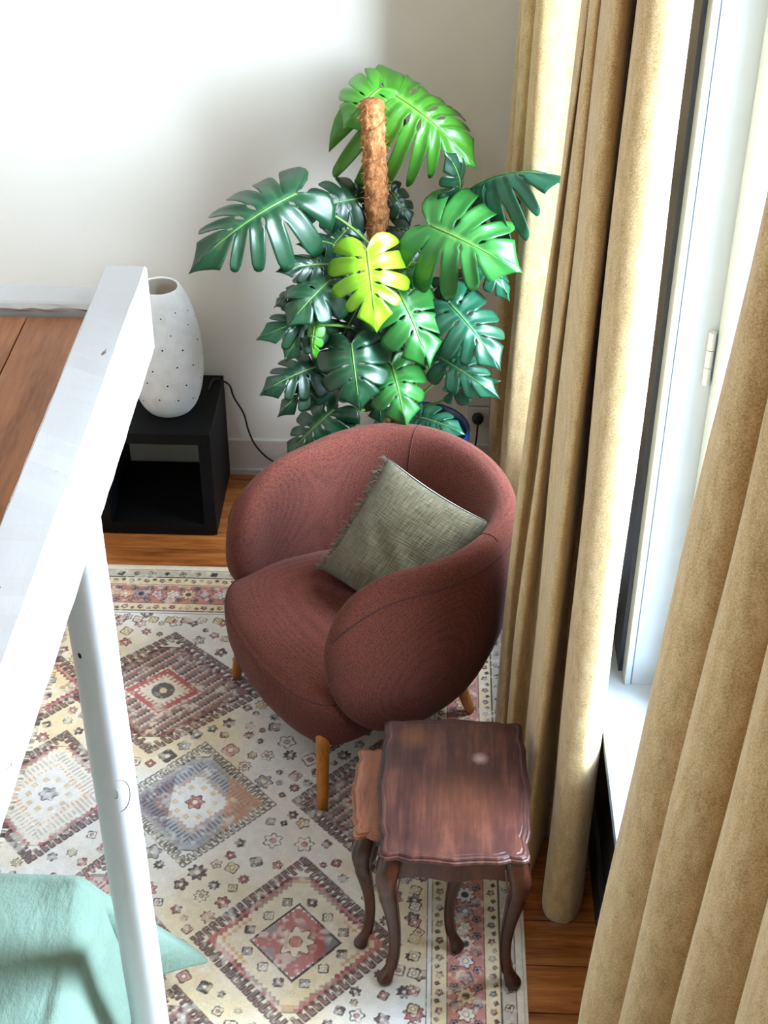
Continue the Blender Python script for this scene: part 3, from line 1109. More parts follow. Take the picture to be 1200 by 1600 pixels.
def make_shell():
    C, s = shell_path()
    L = s[-1]
    # resample with denser ends
    N = 120
    tt = [0.5 * (1 - math.cos(PI * i / N)) for i in range(N + 1)]
    tt = [0.55 * t + 0.45 * i / N for i, t in enumerate(tt)]
    K = 36
    rings, uvr, outer = [], [], []
    for t in tt:
        d = t * L
        i = max(0, min(len(s) - 2, int(np.searchsorted(s, d)) - 1))
        f = (d - s[i]) / max(1e-9, s[i + 1] - s[i])
        p = C[i] * (1 - f) + C[i + 1] * f
        tg = C[min(i + 2, len(C) - 1)] - C[max(i - 1, 0)]
        tg = tg / np.hypot(*tg)
        nrm = np.array([-tg[1], tg[0]])
        if np.dot(nrm, p - np.array([-0.28, 0])) < 0:
            nrm = -nrm
        de = min(d, L - d)                     # distance from the nearer arm tip
        m = min(1.0, de / (L / 2))
        back = m * m * (3 - 2 * m)
        ztop = 0.718 + (0.748 - 0.718) * back
        zbot = 0.205 - 0.025 * back
        zc = (ztop + zbot) / 2 + 0.02 * max(0, 1 - de / 0.3)
        hz = (ztop - zbot) / 2
        rr = 0.25
        if de < rr:
            q = 1 - de / rr
            hz *= max(0.02, (1 - q ** 2.2)) ** 0.5
        th = 0.050 + 0.012 * back
        if de < 0.09:
            q = 1 - de / 0.09
            th *= max(0.03, 1 - q ** 2.2) ** 0.5
        ring, uv = [], []
        for k in range(K):
            a = 2 * PI * k / K
            ca, sa = math.cos(a), math.sin(a)
            n_ = th * math.copysign(abs(ca) ** 0.70, ca)
            z_ = hz * math.copysign(abs(sa) ** 0.85, sa)
            z = zc + z_
            flare = back * (0.15 * (z - 0.40) if z > 0.40 else 0.36 * (z - 0.40)) + (1 - back) * 0.10 * (0.44 - z)
            # the wings bulge outwards at mid height
            bulge = (1 - back) * 0.028 * max(0.0, 1 - ((z - 0.42) / 0.28) ** 2) * (1 if ca > 0 else 0.35)
            o = n_ + flare + bulge * min(1, de / 0.12)
            ring.append(Vector((p[0] + nrm[0] * o, p[1] + nrm[1] * o, z)))
            uv.append((d + 0.8 * n_, z_ + 0.8 * n_ * math.copysign(1, sa)))
        rings.append(ring)
        uvr.append(uv)
    bm = bmesh.new()
    vs = add_loft(bm, rings)
    uvl = bm.loops.layers.uv.new('UVMap')
    mp = {}
    for r_, u_ in zip(vs, uvr):
        for v_, uv in zip(r_, u_):
            mp[v_] = uv
    for f_ in bm.faces:
        for lo in f_.loops:
            lo[uvl].uv = mp[lo.vert]
    o = build('shell', bm, M['fabric'], chair, True)
    # seams: along the outer rim, along the inner rim, and two across the back
    b2 = bmesh.new()
    lift = lambda r_, k: r_[k] + (r_[k] - sum(r_, Vector()) / K).normalized() * 0.0006
    add_tube(b2, [lift(rings[i], 5) for i in range(3, N - 2)], 0.0022, 6)
    for frac in (0.40, 0.66):
        i = int(N * frac)
        add_tube(b2, [lift(rings[i], k) for k in range(7, 16)], 0.0018, 6)
    build('seam', b2, M['seam'], chair, True)


make_shell()


def seat_outline(n=72):
    # closed plan of the seat, bulging forward beyond the wings
    P = [(0.105, 0.0), (0.098, 0.12), (0.075, 0.235), (0.025, 0.315), (-0.06, 0.335), (-0.20, 0.315), (-0.38, 0.27), (-0.50, 0.17), (-0.53, 0.0),
         (-0.50, -0.17), (-0.38, -0.27), (-0.20, -0.315), (-0.06, -0.325), (0.025, -0.300), (0.075, -0.225), (0.098, -0.12)]
    C = catmull(P, 6, True)
    return C


def make_seat():
    C = seat_outline()
    cx, cy = -0.20, 0.0
    prof = [(0.60, 0.150), (0.80, 0.152), (0.90, 0.160), (0.955, 0.182), (0.985, 0.22), (0.998, 0.27), (1.0, 0.31), (0.992, 0.332), (0.978, 0.347), (0.95, 0.362), (0.90, 0.376), (0.78, 0.391), (0.58, 0.401), (0.3, 0.406), (0.05, 0.407)]
    bm = bmesh.new()
    rings, uvs = [], []
    for sc, z in prof:
        ring, uv = [], []
        for i, p in enumerate(C):
            x, y = cx + (p[0] - cx) * sc, cy + (p[1] - cy) * sc
            zz = z
            fr = max(0, min(1, (x + 0.1) / 0.2))
            if z > 0.34:
                zz -= 0.016 * fr * fr
            ring.append(Vector((x, y, zz)))
            uv.append((x, y) if z > 0.35 else (math.atan2(y, x - cx) * 0.33, z))
        rings.append(ring)
        uvs.append(uv)
    vs = add_loft(bm, rings)
    uvl = bm.loops.layers.uv.new('UVMap')
    mp = {}
    for r_, u_ in zip(vs, uvs):
        for v_, uv in zip(r_, u_):
            mp[v_] = uv
    for f_ in bm.faces:
        for lo in f_.loops:
            lo[uvl].uv = mp[lo.vert]
    build('seat', bm, M['fabric'], chair, True)
    b2 = bmesh.new()
    n = len(C)
    ring = rings[8]
    idx = [i % n for i in range(-26, 27)]
    add_tube(b2, [ring[i] + Vector(((ring[i].x - cx), (ring[i].y - cy), 0)).normalized() * 0.0008 + Vector((0, 0, 0.0006)) for i in idx], 0.0022, 6)
    build('seam', b2, M['seam'], chair, True)


make_seat()


def chair_leg(a0, b0, a1, b1):
    """oval tapering leg from under the seat (a0,b0) to the foot (a1,b1)"""
    bm = bmesh.new()
    pts, rad = [], []
    for i in range(9):
        t = i / 8
        pts.append(Vector((a0 + (a1 - a0) * t, b0 + (b1 - b0) * t, 0.235 * (1 - t) + 0.0055 * t)))
        rad.append(0.0205 - 0.0045 * t if i < 8 else 0.0135)
    add_loft(bm, tube_rings(pts, rad, 16))
    build('leg', bm, M['legwood'], chair, True)


chair_leg(0.020, 0.275, 0.071, 0.356)
chair_leg(0.005, -0.245, 0.036, -0.262)
chair_leg(-0.44, 0.215, -0.51, 0.236)
chair_leg(-0.44, -0.215, -0.50, -0.25)

# ------------------------------------------------------------------ cushion


def make_cushion():
    A = pz(503, 890, 0.455)                       # lower left corner, on the seat
    B = pz(606, 716, 0.795)
    Cc = pz(774, 821, 0.705)
    D = A + (Cc - B) * 0.90 + Vector((-0.02, -0.03, 0))
    D.z = max(D.z, 0.40)
    ex, ey = (D - A + Cc - B) / 2, (B - A + Cc - D) / 2
    sk = (A + Cc - B - D) / 4
    O = (A + B + Cc + D) / 4
    nrm = ex.cross(ey).normalized()
    if nrm.dot(Vector((0, 0, CAM_H)) - O) < 0:
        nrm = -nrm
    cu = empty('cushion', O)
    tag(cu, 'olive green crinkled gauze cushion with fringed edges leaning in the armchair', 'cushion')
    n = 44

    def surf(u, v, side):
        # u, v in -1..1
        k = 0.075
        cu_, cv_ = u * (1 - k * (1 - v * v) * abs(u) ** 2), v * (1 - k * (1 - u * u) * abs(v) ** 2)
        puff = 0.088 * ((1 - abs(u) ** 2.6) * (1 - abs(v) ** (2.4 if v > 0 else 4.0))) ** (0.55 if side > 0 else 0.36)
        # sags: fuller low down
        puff *= (1.0 - 0.18 * v) * (1.0 if side > 0 else 1.25)
        wr_ = 0.0035 * math.sin(9 * u + 4 * v + 2 * math.sin(5 * v)) * (1 - u * u) * (1 - v * v)
        return ex * (cu_ / 2) + ey * (cv_ / 2) + sk * (u * v) + nrm * (side * (puff + wr_))
    for side, name, mat in ((1, 'front_cover', 'gauze'), (-1, 'back_cover', 'back_cloth')):
        bm = bmesh.new()
        uvl = bm.loops.layers.uv.new('UVMap')
        g = [[bm.verts.new(surf(math.sin(PI / 2 * (2 * i / n - 1)) * 0.999, math.sin(PI / 2 * (2 * j / n - 1)) * 0.999, side)) for j in range(n + 1)] for i in range(n + 1)]
        for i in range(n):
            for j in range(n):
                f_ = bm.faces.new((g[i][j], g[i + 1][j], g[i + 1][j + 1], g[i][j + 1]))
                for lo, (a, b) in zip(f_.loops, ((i, j), (i + 1, j), (i + 1, j + 1), (i, j + 1))):
                    lo[uvl].uv = (a / n, b / n)
        build(name, bm, M[mat], cu, True)
    rnd = random.Random(5)
    exn, eyn = ex.normalized(), ey.normalized()
    for u in (-1, 1):
        bm = bmesh.new()
        for i in range(150):
            v = rnd.uniform(-1, 1)
            p = surf(u * 0.995, v, 0)
            dirn = (exn * u + eyn * rnd.uniform(-0.5, 0.5) + nrm * rnd.uniform(-0.5, 0.6) + Vector((0, 0, -0.25))).normalized()
            ln = rnd.uniform(0.016, 0.034)
            q1 = p + dirn * ln * 0.5 + Vector((0, 0, 0.003))
            q2 = p + dirn * ln + Vector((rnd.uniform(-1, 1), rnd.uniform(-1, 1), -1)) * 0.005
            add_tube(bm, [p, q1, q2], [0.0022, 0.0019, 0.0010], 4)
        o = build('fringe', bm, M['fringe'], cu)
        o['kind'] = 'stuff'


make_cushion()

# ================================================================== NEST OF TABLES


def table_outline(w, d, n=24):
    """scalloped rectangular outline, with corners that step out"""
    def side(length):
        pts = []
        for i in range(n):
            t = i / n
            u = abs(2 * t - 1)                 # 1 at the corners
            off = 0.006 * math.cos(PI * (1 - u) * 2) * (1 if u < 0.62 else 0.4)
            if u > 0.72:
                off = -0.007 + 0.012 * ((u - 0.72) / 0.28) ** 1.2
            elif u > 0.64:
                off = 0.003 - 0.010 * (u - 0.64) / 0.08
            else:
                off = 0.004 + 0.006 * (math.cos(PI * u / 0.64) * 0.5 + 0.5) - 0.004 * math.sin(PI * u / 0.64)
            pts.append((t, off))
        return pts
    out = []
    for t, o in side(w):
        out.append((-w / 2 + w * t, -d / 2 - o))
    for t, o in side(d):
        out.append((w / 2 + o, -d / 2 + d * t))
    for t, o in side(w):
        out.append((w / 2 - w * t, d / 2 + o))
    for t, o in side(d):
        out.append((-w / 2 - o, d / 2 - d * t))
    # round the four corners
    for _ in range(2):
        new = []
        m = len(out)
        for i in range(m):
            if min(i % n, n - i % n) <= 1:
                a, b, c = out[i - 1], out[i], out[(i + 1) % m]
                new.append(((a[0] + 2 * b[0] + c[0]) / 4, (a[1] + 2 * b[1] + c[1]) / 4))
            else:
                new.append(out[i])
        out = new
    return out


def inset_pt(x, y, w, d, k):
    return x * (1 - 2 * k / w), y * (1 - 2 * k / d)


def apron_bm(length, h, th, drop=0.016, n=20):
    """apron along x with a curved lower edge"""
    bm = bmesh.new()
    rings = []
    for i in range(n + 1):
        t = i / n
        u = abs(2 * t - 1)
        low = -h + (0.014 * (0.5 - 0.5 * math.cos(PI * min(1, (u - 0.0) / 0.55)))) if u < 0.55 else -h + 0.014 - (u - 0.55) / 0.45 * 0.012 * (2 * u - 1)
        x = (t - 0.5) * length
        rings.append([Vector((x, -th / 2, low)), Vector((x, th / 2, low)), Vector((x, th / 2, 0)), Vector((x, -th / 2, 0))])
    add_loft(bm, rings)
    return bm


def make_table(name, cx, cy, w, d, h, foot, mat_top, label, apron=0.055, rz=0.0, lf=1.0, open_side=9):
    t = empty(name, (cx, cy, 0.0112), rz)
    tag(t, label, 'side table')
    ol = table_outline(w, d)
    h = h - 0.0112
    bm = bmesh.new()
    prof = [(0.014, h - 0.024), (0.006, h - 0.022), (0.001, h - 0.018), (0.0, h - 0.013), (0.002, h - 0.009), (0.0055, h - 0.0075), (0.0065, h - 0.0045), (0.009, h - 0.0015), (0.013, h - 0.0004), (0.0165, h - 0.0012), (0.019, h - 0.0012), (0.0215, h)]
    rings = [[Vector((*inset_pt(x, y, w, d, k), z)) for x, y in ol] for k, z in prof]
    add_loft(bm, rings)
    top = build('table_top', bm, mat_top, t, False)
    mx, my = w / 2 - 0.036, d / 2 - 0.036
    za = h - 0.022
    for sx, sy, ln, rot in [q for q in ((0, -1, 2 * mx, 0), (0, 1, 2 * mx, 0), (1, 0, 2 * my, PI / 2), (-1, 0, 2 * my, PI / 2)) if q[0] != open_side]:
        b = apron_bm(ln, apron, 0.018)
        bmesh.ops.rotate(b, verts=b.verts, cent=(0, 0, 0), matrix=Matrix.Rotation(rot, 3, 'Z'))
        bmesh.ops.translate(b, verts=b.verts, vec=(sx * (mx + 0.010), sy * (my + 0.010), za))
        build('apron', b, M['walnut_leg'], t)
    L = [(1.0, 0.000, 0.0210), (0.955, 0.004, 0.0235), (0.90, 0.010, 0.0255), (0.84, 0.0145, 0.0250), (0.76, 0.0130, 0.0220), (0.66, 0.008, 0.0185), (0.54, 0.002, 0.0155),
         (0.42, -0.003, 0.0135), (0.30, -0.005, 0.0120), (0.18, -0.003, 0.0112), (0.10, 0.004, 0.0115), (0.065, 0.011, 0.0145), (0.04, 0.0165, 0.0172), (0.018, 0.0165, 0.0165), (0.0, 0.0145, 0.0125)]
    for sx in (-1, 1):
        for sy in (-1, 1):
            b = bmesh.new()
            pts = catmull(L, 3)
            rings = []
            for zf, off, r in pts:
                r *= lf * (1.06 if zf > 0.7 else 1.22)
                o = off / math.sqrt(2) * 1.5
                c = Vector((sx * (mx + o), sy * (my + o), zf * za))
                ring = []
                for k in range(16):
                    a = 2 * PI * k / 16 + PI / 4
                    sq = 1.0 / max(abs(math.cos(a)), abs(math.sin(a)))
                    q = 0.45 if zf > 0.12 else 0.0
                    rad = r * (1 * (1 - q) + q * sq)
                    ring.append(c + Vector((rad * math.cos(a), rad * math.sin(a), 0)))
                rings.append(ring)
            add_loft(b, rings)
            leg = build('leg', b, M['walnut_leg'], t, True)
            # carved bead down the inside edges of the knee
            c2 = bmesh.new()
            for ax in (0, 1):
                line = []
                for zf, off, r in catmull(L[1:11], 3):
                    o = off / math.sqrt(2) * 1.5
                    dx_, dy_ = (-sx * r * lf * 1.15, sy * r * lf * 1.0) if ax == 0 else (sx * r * lf * 1.0, -sy * r * lf * 1.02)
                    line.append(Vector((sx * (mx + o) + dx_, sy * (my + o) + dy_, zf * za)))
                add_tube(c2, line, 0.0022, 5)
            build('carved_edge', c2, M['walnut_leg'], leg, True)
    return t


big = make_table('nest_table', 0.0865, 2.575, 0.358, 0.466, 0.500, None, M['walnut'], 'taller dark brown nest table with scalloped top and a pale water mark', 0.080, open_side=-1)
small = make_table('nest_table', -0.016, 2.600, 0.285, 0.300, 0.450, None, M['walnut_pale'], 'smaller reddish nest table pulled out to the side from under the taller one', 0.045, 0.0, 0.88)
# ================================================================== CURTAINS


def curtain(name, P, ztop, zbot, label, group=None, per=10, nz=26, seed=0, pivot=0.6):
    """P: list of (x_bottom, y_bottom, x_top, y_top) fold points; tops given at z=2.35"""
    pts = catmull([np.array(p) for p in P], per)
    zs = list(np.linspace(zbot, zbot + 0.02, 3)) + list(np.linspace(zbot + 0.06, ztop, nz))
    r = random.Random(seed)
    bm = bmesh.new()
    g = []
    ph = [r.uniform(0, 6) for _ in range(4)]
    for i, p in enumerate(pts):
        row = []
        for z in zs:
            t = (z - pivot) / (2.35 - pivot)
            t = t if t > 0 else t * 0.25
            x = p[0] + (p[2] - p[0]) * t
            y = p[1] + (p[3] - p[1]) * t
            x += 0.004 * math.sin(z * 2.3 + i * 0.09 + ph[0]) + 0.002 * math.sin(z * 6.1 + i * 0.21 + ph[1])
            y += 0.004 * math.sin(z * 2.9 + i * 0.12 + ph[2])
            row.append(bm.verts.new((x, y, z)))
        g.append(row)
    for i in range(len(pts) - 1):
        for j in range(len(zs) - 1):
            bm.faces.new((g[i][j], g[i + 1][j], g[i + 1][j + 1], g[i][j + 1]))
    o = build(name, bm, M['curtain'], None, True)
    sd = o.modifiers.new('thick', 'SOLIDIFY')
    sd.thickness = 0.0035
    sd.offset = 0
    tag(o, label, 'curtain', group)
    return o


ZT = 3.12
curtain('curtain', [
    (0.430, 2.90, 0.47, 2.90), (0.446, 2.78, 0.450, 2.78), (0.445, 2.67, 0.444, 2.67), (0.432, 2.595, 0.434, 2.60), (0.396, 2.558, 0.404, 2.56), (0.352, 2.578, 0.366, 2.575), (0.340, 2.64, 0.352, 2.64), (0.352, 2.74, 0.366, 2.74),
    (0.376, 2.84, 0.390, 2.86), (0.362, 2.87, 0.382, 2.89), (0.336, 2.80, 0.362, 2.81), (0.310, 2.725, 0.340, 2.73), (0.291, 2.735, 0.322, 2.735), (0.285, 2.81, 0.316, 2.81), (0.280, 2.88, 0.318, 2.88), (0.298, 2.97, 0.336, 2.97),
    (0.290, 3.01, 0.330, 3.01), (0.260, 2.965, 0.318, 2.965), (0.246, 2.99, 0.311, 2.99), (0.248, 3.05, 0.315, 3.05), (0.266, 3.13, 0.330, 3.13), (0.258, 3.155, 0.325, 3.155), (0.236, 3.12, 0.313, 3.12), (0.228, 3.16, 0.308, 3.16), (0.242, 3.24, 0.325, 3.24), (0.32, 3.28, 0.38, 3.28), (0.40, 3.28, 0.43, 3.28)],
    ZT, 0.0135, 'middle beige wool curtain hanging between the two windows beside the armchair', seed=1)
curtain('curtain', [
    (0.46, 2.02, 0.55, 2.02), (0.42, 1.93, 0.51, 1.93), (0.372, 1.885, 0.468, 1.885), (0.338, 1.855, 0.435, 1.855), (0.334, 1.80, 0.425, 1.80), (0.356, 1.765, 0.440, 1.765), (0.392, 1.755, 0.47, 1.755), (0.425, 1.775, 0.50, 1.775), (0.430, 1.745, 0.502, 1.745), (0.398, 1.69, 0.47, 1.69),
    (0.366, 1.665, 0.446, 1.665), (0.359, 1.62, 0.436, 1.62), (0.382, 1.585, 0.453, 1.585), (0.420, 1.575, 0.487, 1.575), (0.458, 1.60, 0.52, 1.60), (0.470, 1.57, 0.530, 1.57), (0.436, 1.51, 0.497, 1.51),
    (0.402, 1.48, 0.464, 1.48), (0.395, 1.43, 0.452, 1.43), (0.418, 1.395, 0.472, 1.395), (0.458, 1.39, 0.51, 1.39), (0.482, 1.41, 0.53, 1.41), (0.486, 1.37, 0.53, 1.37), (0.450, 1.30, 0.49, 1.30), (0.426, 1.26, 0.462, 1.26), (0.422, 1.20, 0.454, 1.20), (0.45, 1.15, 0.48, 1.15), (0.49, 1.15, 0.52, 1.15), (0.485, 1.08, 0.51, 1.08), (0.44, 1.02, 0.47, 1.02), (0.44, 0.94, 0.47, 0.94), (0.48, 0.90, 0.51, 0.90), (0.48, 0.82, 0.51, 0.82)],
    ZT, 0.0135, 'nearest beige wool curtain covering the right edge of the view', seed=2)
curtain('curtain', [
    (0.42, 3.98, 0.45, 3.98), (0.395, 4.02, 0.415, 4.02), (0.350, 4.035, 0.380, 4.035), (0.300, 4.04, 0.335, 4.04), (0.258, 4.06, 0.292, 4.06), (0.247, 4.11, 0.283, 4.11), (0.262, 4.17, 0.296, 4.17), (0.285, 4.22, 0.315, 4.22), (0.270, 4.255, 0.302, 4.255),
    (0.236, 4.255, 0.268, 4.255), (0.219, 4.29, 0.255, 4.29), (0.232, 4.35, 0.265, 4.35), (0.27, 4.41, 0.295, 4.41), (0.255, 4.45, 0.285, 4.45), (0.230, 4.48, 0.265, 4.48), (0.235, 4.54, 0.27, 4.54), (0.30, 4.57, 0.32, 4.57)],
    ZT, 0.0135, 'far beige wool curtain hanging in the corner behind the plant', seed=3)
bm2 = box(0.30, 0.58, 0.6, 4.6, ZT + 0.002, ZT + 0.02, bev=0.004)
rail = build('curtain_rail', bm2, M['rail'])
tag(rail, 'long rail carrying the beige curtains above the windows', 'curtain rail')
for y in (0.7, 2.2, 3.2, 4.3):
    build('bracket', box(0.47, 0.50, y - 0.015, y + 0.015, ZT + 0.02, 3.40), M['rail'], rail)

# ================================================================== MONSTERA
PXc, PYc = -0.018, 4.22
plant = empty('monstera_plant', (PXc, PYc, 0))
tag(plant, 'tall monstera plant with split leaves on a coir pole behind the armchair', 'plant')
PV = Vector((PXc, PYc, 0))


def pl(name, bm, mat, parent=plant, smooth=True):
    bmesh.ops.translate(bm, verts=bm.verts, vec=-PV)
    return build(name, bm, mat, parent, smooth)


# pot, soil
bm = bmesh.new()
add_loft(bm, lathe_rings([(0.105, 0.0), (0.115, 0.006), (0.135, 0.16), (0.152, 0.35), (0.158, 0.440), (0.163, 0.447), (0.164, 0.472), (0.160, 0.478), (0.151, 0.475), (0.147, 0.435)], 48, PXc, PYc), cap1=False)
pl('pot', bm, M['pot'])
bm = bmesh.new()
add_loft(bm, [[Vector((PXc + r * math.cos(a) , PYc + r * math.sin(a), 0.44 + (0.006 * math.sin(5 * a) if r > 0.05 else 0.012))) for a in np.linspace(0, 2 * PI, 32, endpoint=False)] for r in (0.148, 0.11, 0.06, 0.01)], cap0=False)
pl('soil', bm, M['soil'])

# coir pole
p_top = py_(581, 157, 4.20)
p_low = py_(591, 383, 4.20)
axis = (p_top - p_low).normalized()
p_bot = p_low + axis * ((0.33 - p_low.z) / axis.z)
plen = (p_top - p_bot).length
rndp = np.random.default_rng(9)
seg, rings = 44, []
nr = int(plen / 0.008)
t1 = axis.cross(Vector((0, 1, 0))).normalized()
t2 = axis.cross(t1)
low = rndp.random((40, 12))
for i in range(nr + 1):
    c = p_bot + axis * (plen * i / nr)
    ring = []
    for j in range(seg):
        a = 2 * PI * j / seg
        lump = 0.0016 * math.sin(i * 0.42 + 3 * math.sin(a * 2 + i * 0.05)) + 0.0018 * math.sin(a + i * 0.75)
        r = 0.0345 + lump + rndp.normal(0, 0.0011)
        if i in (0, nr):
            r *= 0.82
        ring.append(c + (t1 * math.cos(a) + t2 * math.sin(a)) * r)
    rings.append(ring)
bm = bmesh.new()
add_loft(bm, rings)
pole = pl('coir_pole', bm, M['coir'])
bm = bmesh.new()
for i in range(900):
    f_ = rndp.random()
    a = rndp.random() * 2 * PI
    c = p_bot + axis * (plen * f_)
    n_ = t1 * math.cos(a) + t2 * math.sin(a)
    tt_ = t1 * -math.sin(a) + t2 * math.cos(a)
    p0 = c + n_ * 0.034
    d = (n_ * rndp.uniform(0.1, 0.9) + tt_ * rndp.uniform(-1, 1) + axis * rndp.uniform(-0.8, 0.8)).normalized()
    ln = rndp.uniform(0.010, 0.026)
    add_tube(bm, [p0, p0 + d * ln * 0.55, p0 + d * ln + Vector((0, 0, -0.003))], [0.0008, 0.0007, 0.0004], 3)
o = pl('coir_fibres', bm, M['coir'], plant, False)
o['kind'] = 'stuff'
bm = bmesh.new()
turns = 13
add_tube(bm, [p_bot + axis * (plen * k / (turns * 20)) + (t1 * math.cos(k * PI / 10) + t2 * math.sin(k * PI / 10)) * 0.0372 for k in range(turns * 20)], 0.0016, 5)
pl('twine', bm, M['twine'])

# trunk
bm = bmesh.new()
tr = [p_bot + Vector((0.035, -0.035, 0.0)), p_bot + Vector((0.055, -0.045, 0.16)), p_bot + Vector((0.05, -0.05, 0.34)), p_bot + Vector((0.048, -0.045, 0.55)), p_bot + Vector((0.046, -0.035, 0.72)), p_bot + Vector((0.028, -0.042, 0.90))]
trunk = [Vector(p) for p in catmull([tuple(p) for p in tr], 8)]
add_tube(bm, trunk, [(0.019 + 0.004 * math.sin(i * 1.1)) * (1 - 0.72 * (i / 40) ** 2) for i in range(len(trunk))], 12)
pl('trunk', bm, M['stem_dark'])

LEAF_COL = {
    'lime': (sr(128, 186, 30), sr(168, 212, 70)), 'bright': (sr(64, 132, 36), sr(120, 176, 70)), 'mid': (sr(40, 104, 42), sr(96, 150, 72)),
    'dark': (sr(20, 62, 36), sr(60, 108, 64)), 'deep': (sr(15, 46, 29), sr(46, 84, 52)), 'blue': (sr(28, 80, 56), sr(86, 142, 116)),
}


def make_leaf(base, tip, wid, nhint, colour, splits=6, droop=0.10, fold=0.18, seed=0, gap=0.52, attach=None, sag=0.25, holes=True, twist=0.0):
    """one monstera leaf: a contiguous blade along the midrib, lobes split by slots that open at the rim, and small holes beside the midrib"""
    r = random.Random(seed)
    base, tip = Vector(base), Vector(tip)
    ay = tip - base
    L = ay.length
    ay = ay / L
    n_ = Vector(nhint)
    n_ = (n_ - ay * n_.dot(ay)).normalized()
    ax = ay.cross(n_).normalized()
    bm = bmesh.new()
    cl = bm.loops.layers.float_color.new('Col')
    cA, cB = LEAF_COL[colour]
    jit = r.uniform(0.85, 1.15)
    cA = tuple(c * jit for c in cA)
    UN, SN = 11, 6
    vcol = {}

    def place(x, y):
        # x across (metres), y along 0..L ; arch along the rib, fold along the rib, droop of the sides
        t = y / L
        h = droop * L * 4 * max(-0.12, t) * (1 - t) * (1 if t > 0 else 0.6)
        h -= sag * x * x / max(wid, 1e-3) * 2.2 + 0.0
        h += fold * abs(x) * (1 - abs(x) / wid * 0.9)
        h += 0.018 * math.sin(y / L * 11 + seed) * abs(x) / wid * wid
        xx = x
        tw = twist * t
        if tw:
            xx, h = x * math.cos(tw) - h * math.sin(tw), x * math.sin(tw) + h * math.cos(tw)
        return base + ax * xx + ay * y + n_ * h

    OUT = [(0.05, -0.07), (0.22, -0.20), (0.52, -0.225), (0.80, -0.12), (0.97, 0.07), (1.0, 0.27), (0.93, 0.46), (0.77, 0.645), (0.53, 0.80), (0.25, 0.915), (0.07, 1.01), (0.0, 1.07)]
    OC = np.array(catmull(OUT, 10))
    seglen = np.r_[0, np.cumsum(np.hypot(*(OC[1:] - OC[:-1]).T))]
    seglen /= seglen[-1]

    def outline(sv):
        return float(np.interp(sv, seglen, OC[:, 0])), float(np.interp(sv, seglen, OC[:, 1]))

    for side in (-1, 1):
        nl = splits
        bnd = [0.0] + [0.36 + 0.56 * (i / (nl - 1)) ** 0.95 for i in range(nl - 1)] + [1.0]
        cuts = [min(0.85, max(0.25, gap + r.uniform(-0.12, 0.12))) for _ in range(nl + 1)]
        hol = [r.random() < 0.7 for _ in range(nl + 1)]
        for i in range(nl):
            v0, v1 = bnd[i], bnd[i + 1]
            jl = r.uniform(0.95, 1.04)
            last = i == nl - 1
            grid = []
            bend = r.uniform(-0.012, 0.03)
            for a in range(UN + 1):
                u = a / UN
                w0 = w1 = 0.0

                def slot(kk, u=u):
                    if u > cuts[kk]:
                        o = (u - cuts[kk]) / (1 - cuts[kk])
                        return 0.115 * o ** 0.5 + 0.06 * o ** 3
                    if holes and hol[kk] and 0.13 < u < min(0.36, cuts[kk] - 0.06):
                        return 0.13 * math.sin(PI * (u - 0.13) / (min(0.36, cuts[kk] - 0.06) - 0.13))
                    return 0.0
                if i > 0:
                    w0 = slot(i) * 0.14 / max(0.07, v1 - v0)
                if not last:
                    w1 = slot(i + 1) * 0.14 / max(0.07, v1 - v0)
                w0, w1 = min(w0, 0.40), min(w1, 0.40)
                row = []
                for b in range(SN + 1):
                    s = b / SN
                    v = v0 + (v1 - v0) * (w0 + (1 - w0 - w1) * s)
                    ox, oy = outline(v)
                    ry = 0.80 * max(0.0, (v - 0.22) / 0.78) ** 1.15
                    if i > 0 and not last:
                        k_ = jl * (1 - 0.11 * abs(2 * s - 1) ** 4)
                    else:
                        k_ = 1.0
                    uu = u * (k_ if u > 0.6 else 1 + (k_ - 1) * u / 0.6)
                    x = ox * uu * wid
                    y = (ry + (oy - ry) * (uu ** 1.18 if oy > ry else uu)) * L
                    pt = place(side * x, y) - n_ * (0.10 * wid * max(0, u - 0.55) ** 2 + bend * max(0, u - 0.4)) + n_ * (0.075 * wid * (abs(2 * s - 1) ** 1.3 - 0.4) * min(1, u * 2.2) * (1 - 0.4 * u))
                    vert = bm.verts.new(pt)
                    vein = 0.34 * math.exp(-((s - 0.5) / 0.10) ** 2) * (1 - u) ** 0.7 + (0.9 if a == 0 else 0.0)
                    vcol[vert] = tuple(cA[c] * (1 - vein) + cB[c] * vein for c in range(3)) + (1,)
                    row.append(vert)
                grid.append(row)
            for a in range(UN):
                for b in range(SN):
                    q = (grid[a][b], grid[a][b + 1], grid[a + 1][b + 1], grid[a + 1][b])
                    bm.faces.new(q if side > 0 else q[::-1])
    for f_ in bm.faces:
        for lo in f_.loops:
            lo[cl] = vcol[lo.vert]
    bmesh.ops.remove_doubles(bm, verts=bm.verts, dist=0.0009)
    # midrib
    leaf = pl('leaf', bm, M['leaf'], plant)
    leaf.data.update()
    so = leaf.modifiers.new('thick', 'SOLIDIFY')
    so.thickness = 0.0012
    so.offset = -1
    b2 = bmesh.new()
    add_tube(b2, [place(0, L * t) + n_ * 0.0006 for t in np.linspace(0, 0.97, 12)], [0.0030 - 0.0023 * t for t in np.linspace(0, 1, 12)], 6)
    mr = pl('midrib', b2, M['stem'] if colour in ('lime', 'bright', 'mid') else M['stem'], leaf)
    # stalk back to the trunk
    if attach is None:
        zz = max(0.48, base.z - 0.42)
        attach = min(trunk, key=lambda p: abs(p.z - zz))
    attach = Vector(attach)
    b3 = bmesh.new()
    mid1 = attach + Vector((0, 0, 1)) * max(0.08, (base.z - attach.z) * 0.55) + (base - attach) * 0.15
    mid2 = base - ay * 0.05 - n_ * 0.02 + (Vector((0, 0, -1)) * 0.06 if base.z > attach.z else Vector((0, 0, 0.06)))
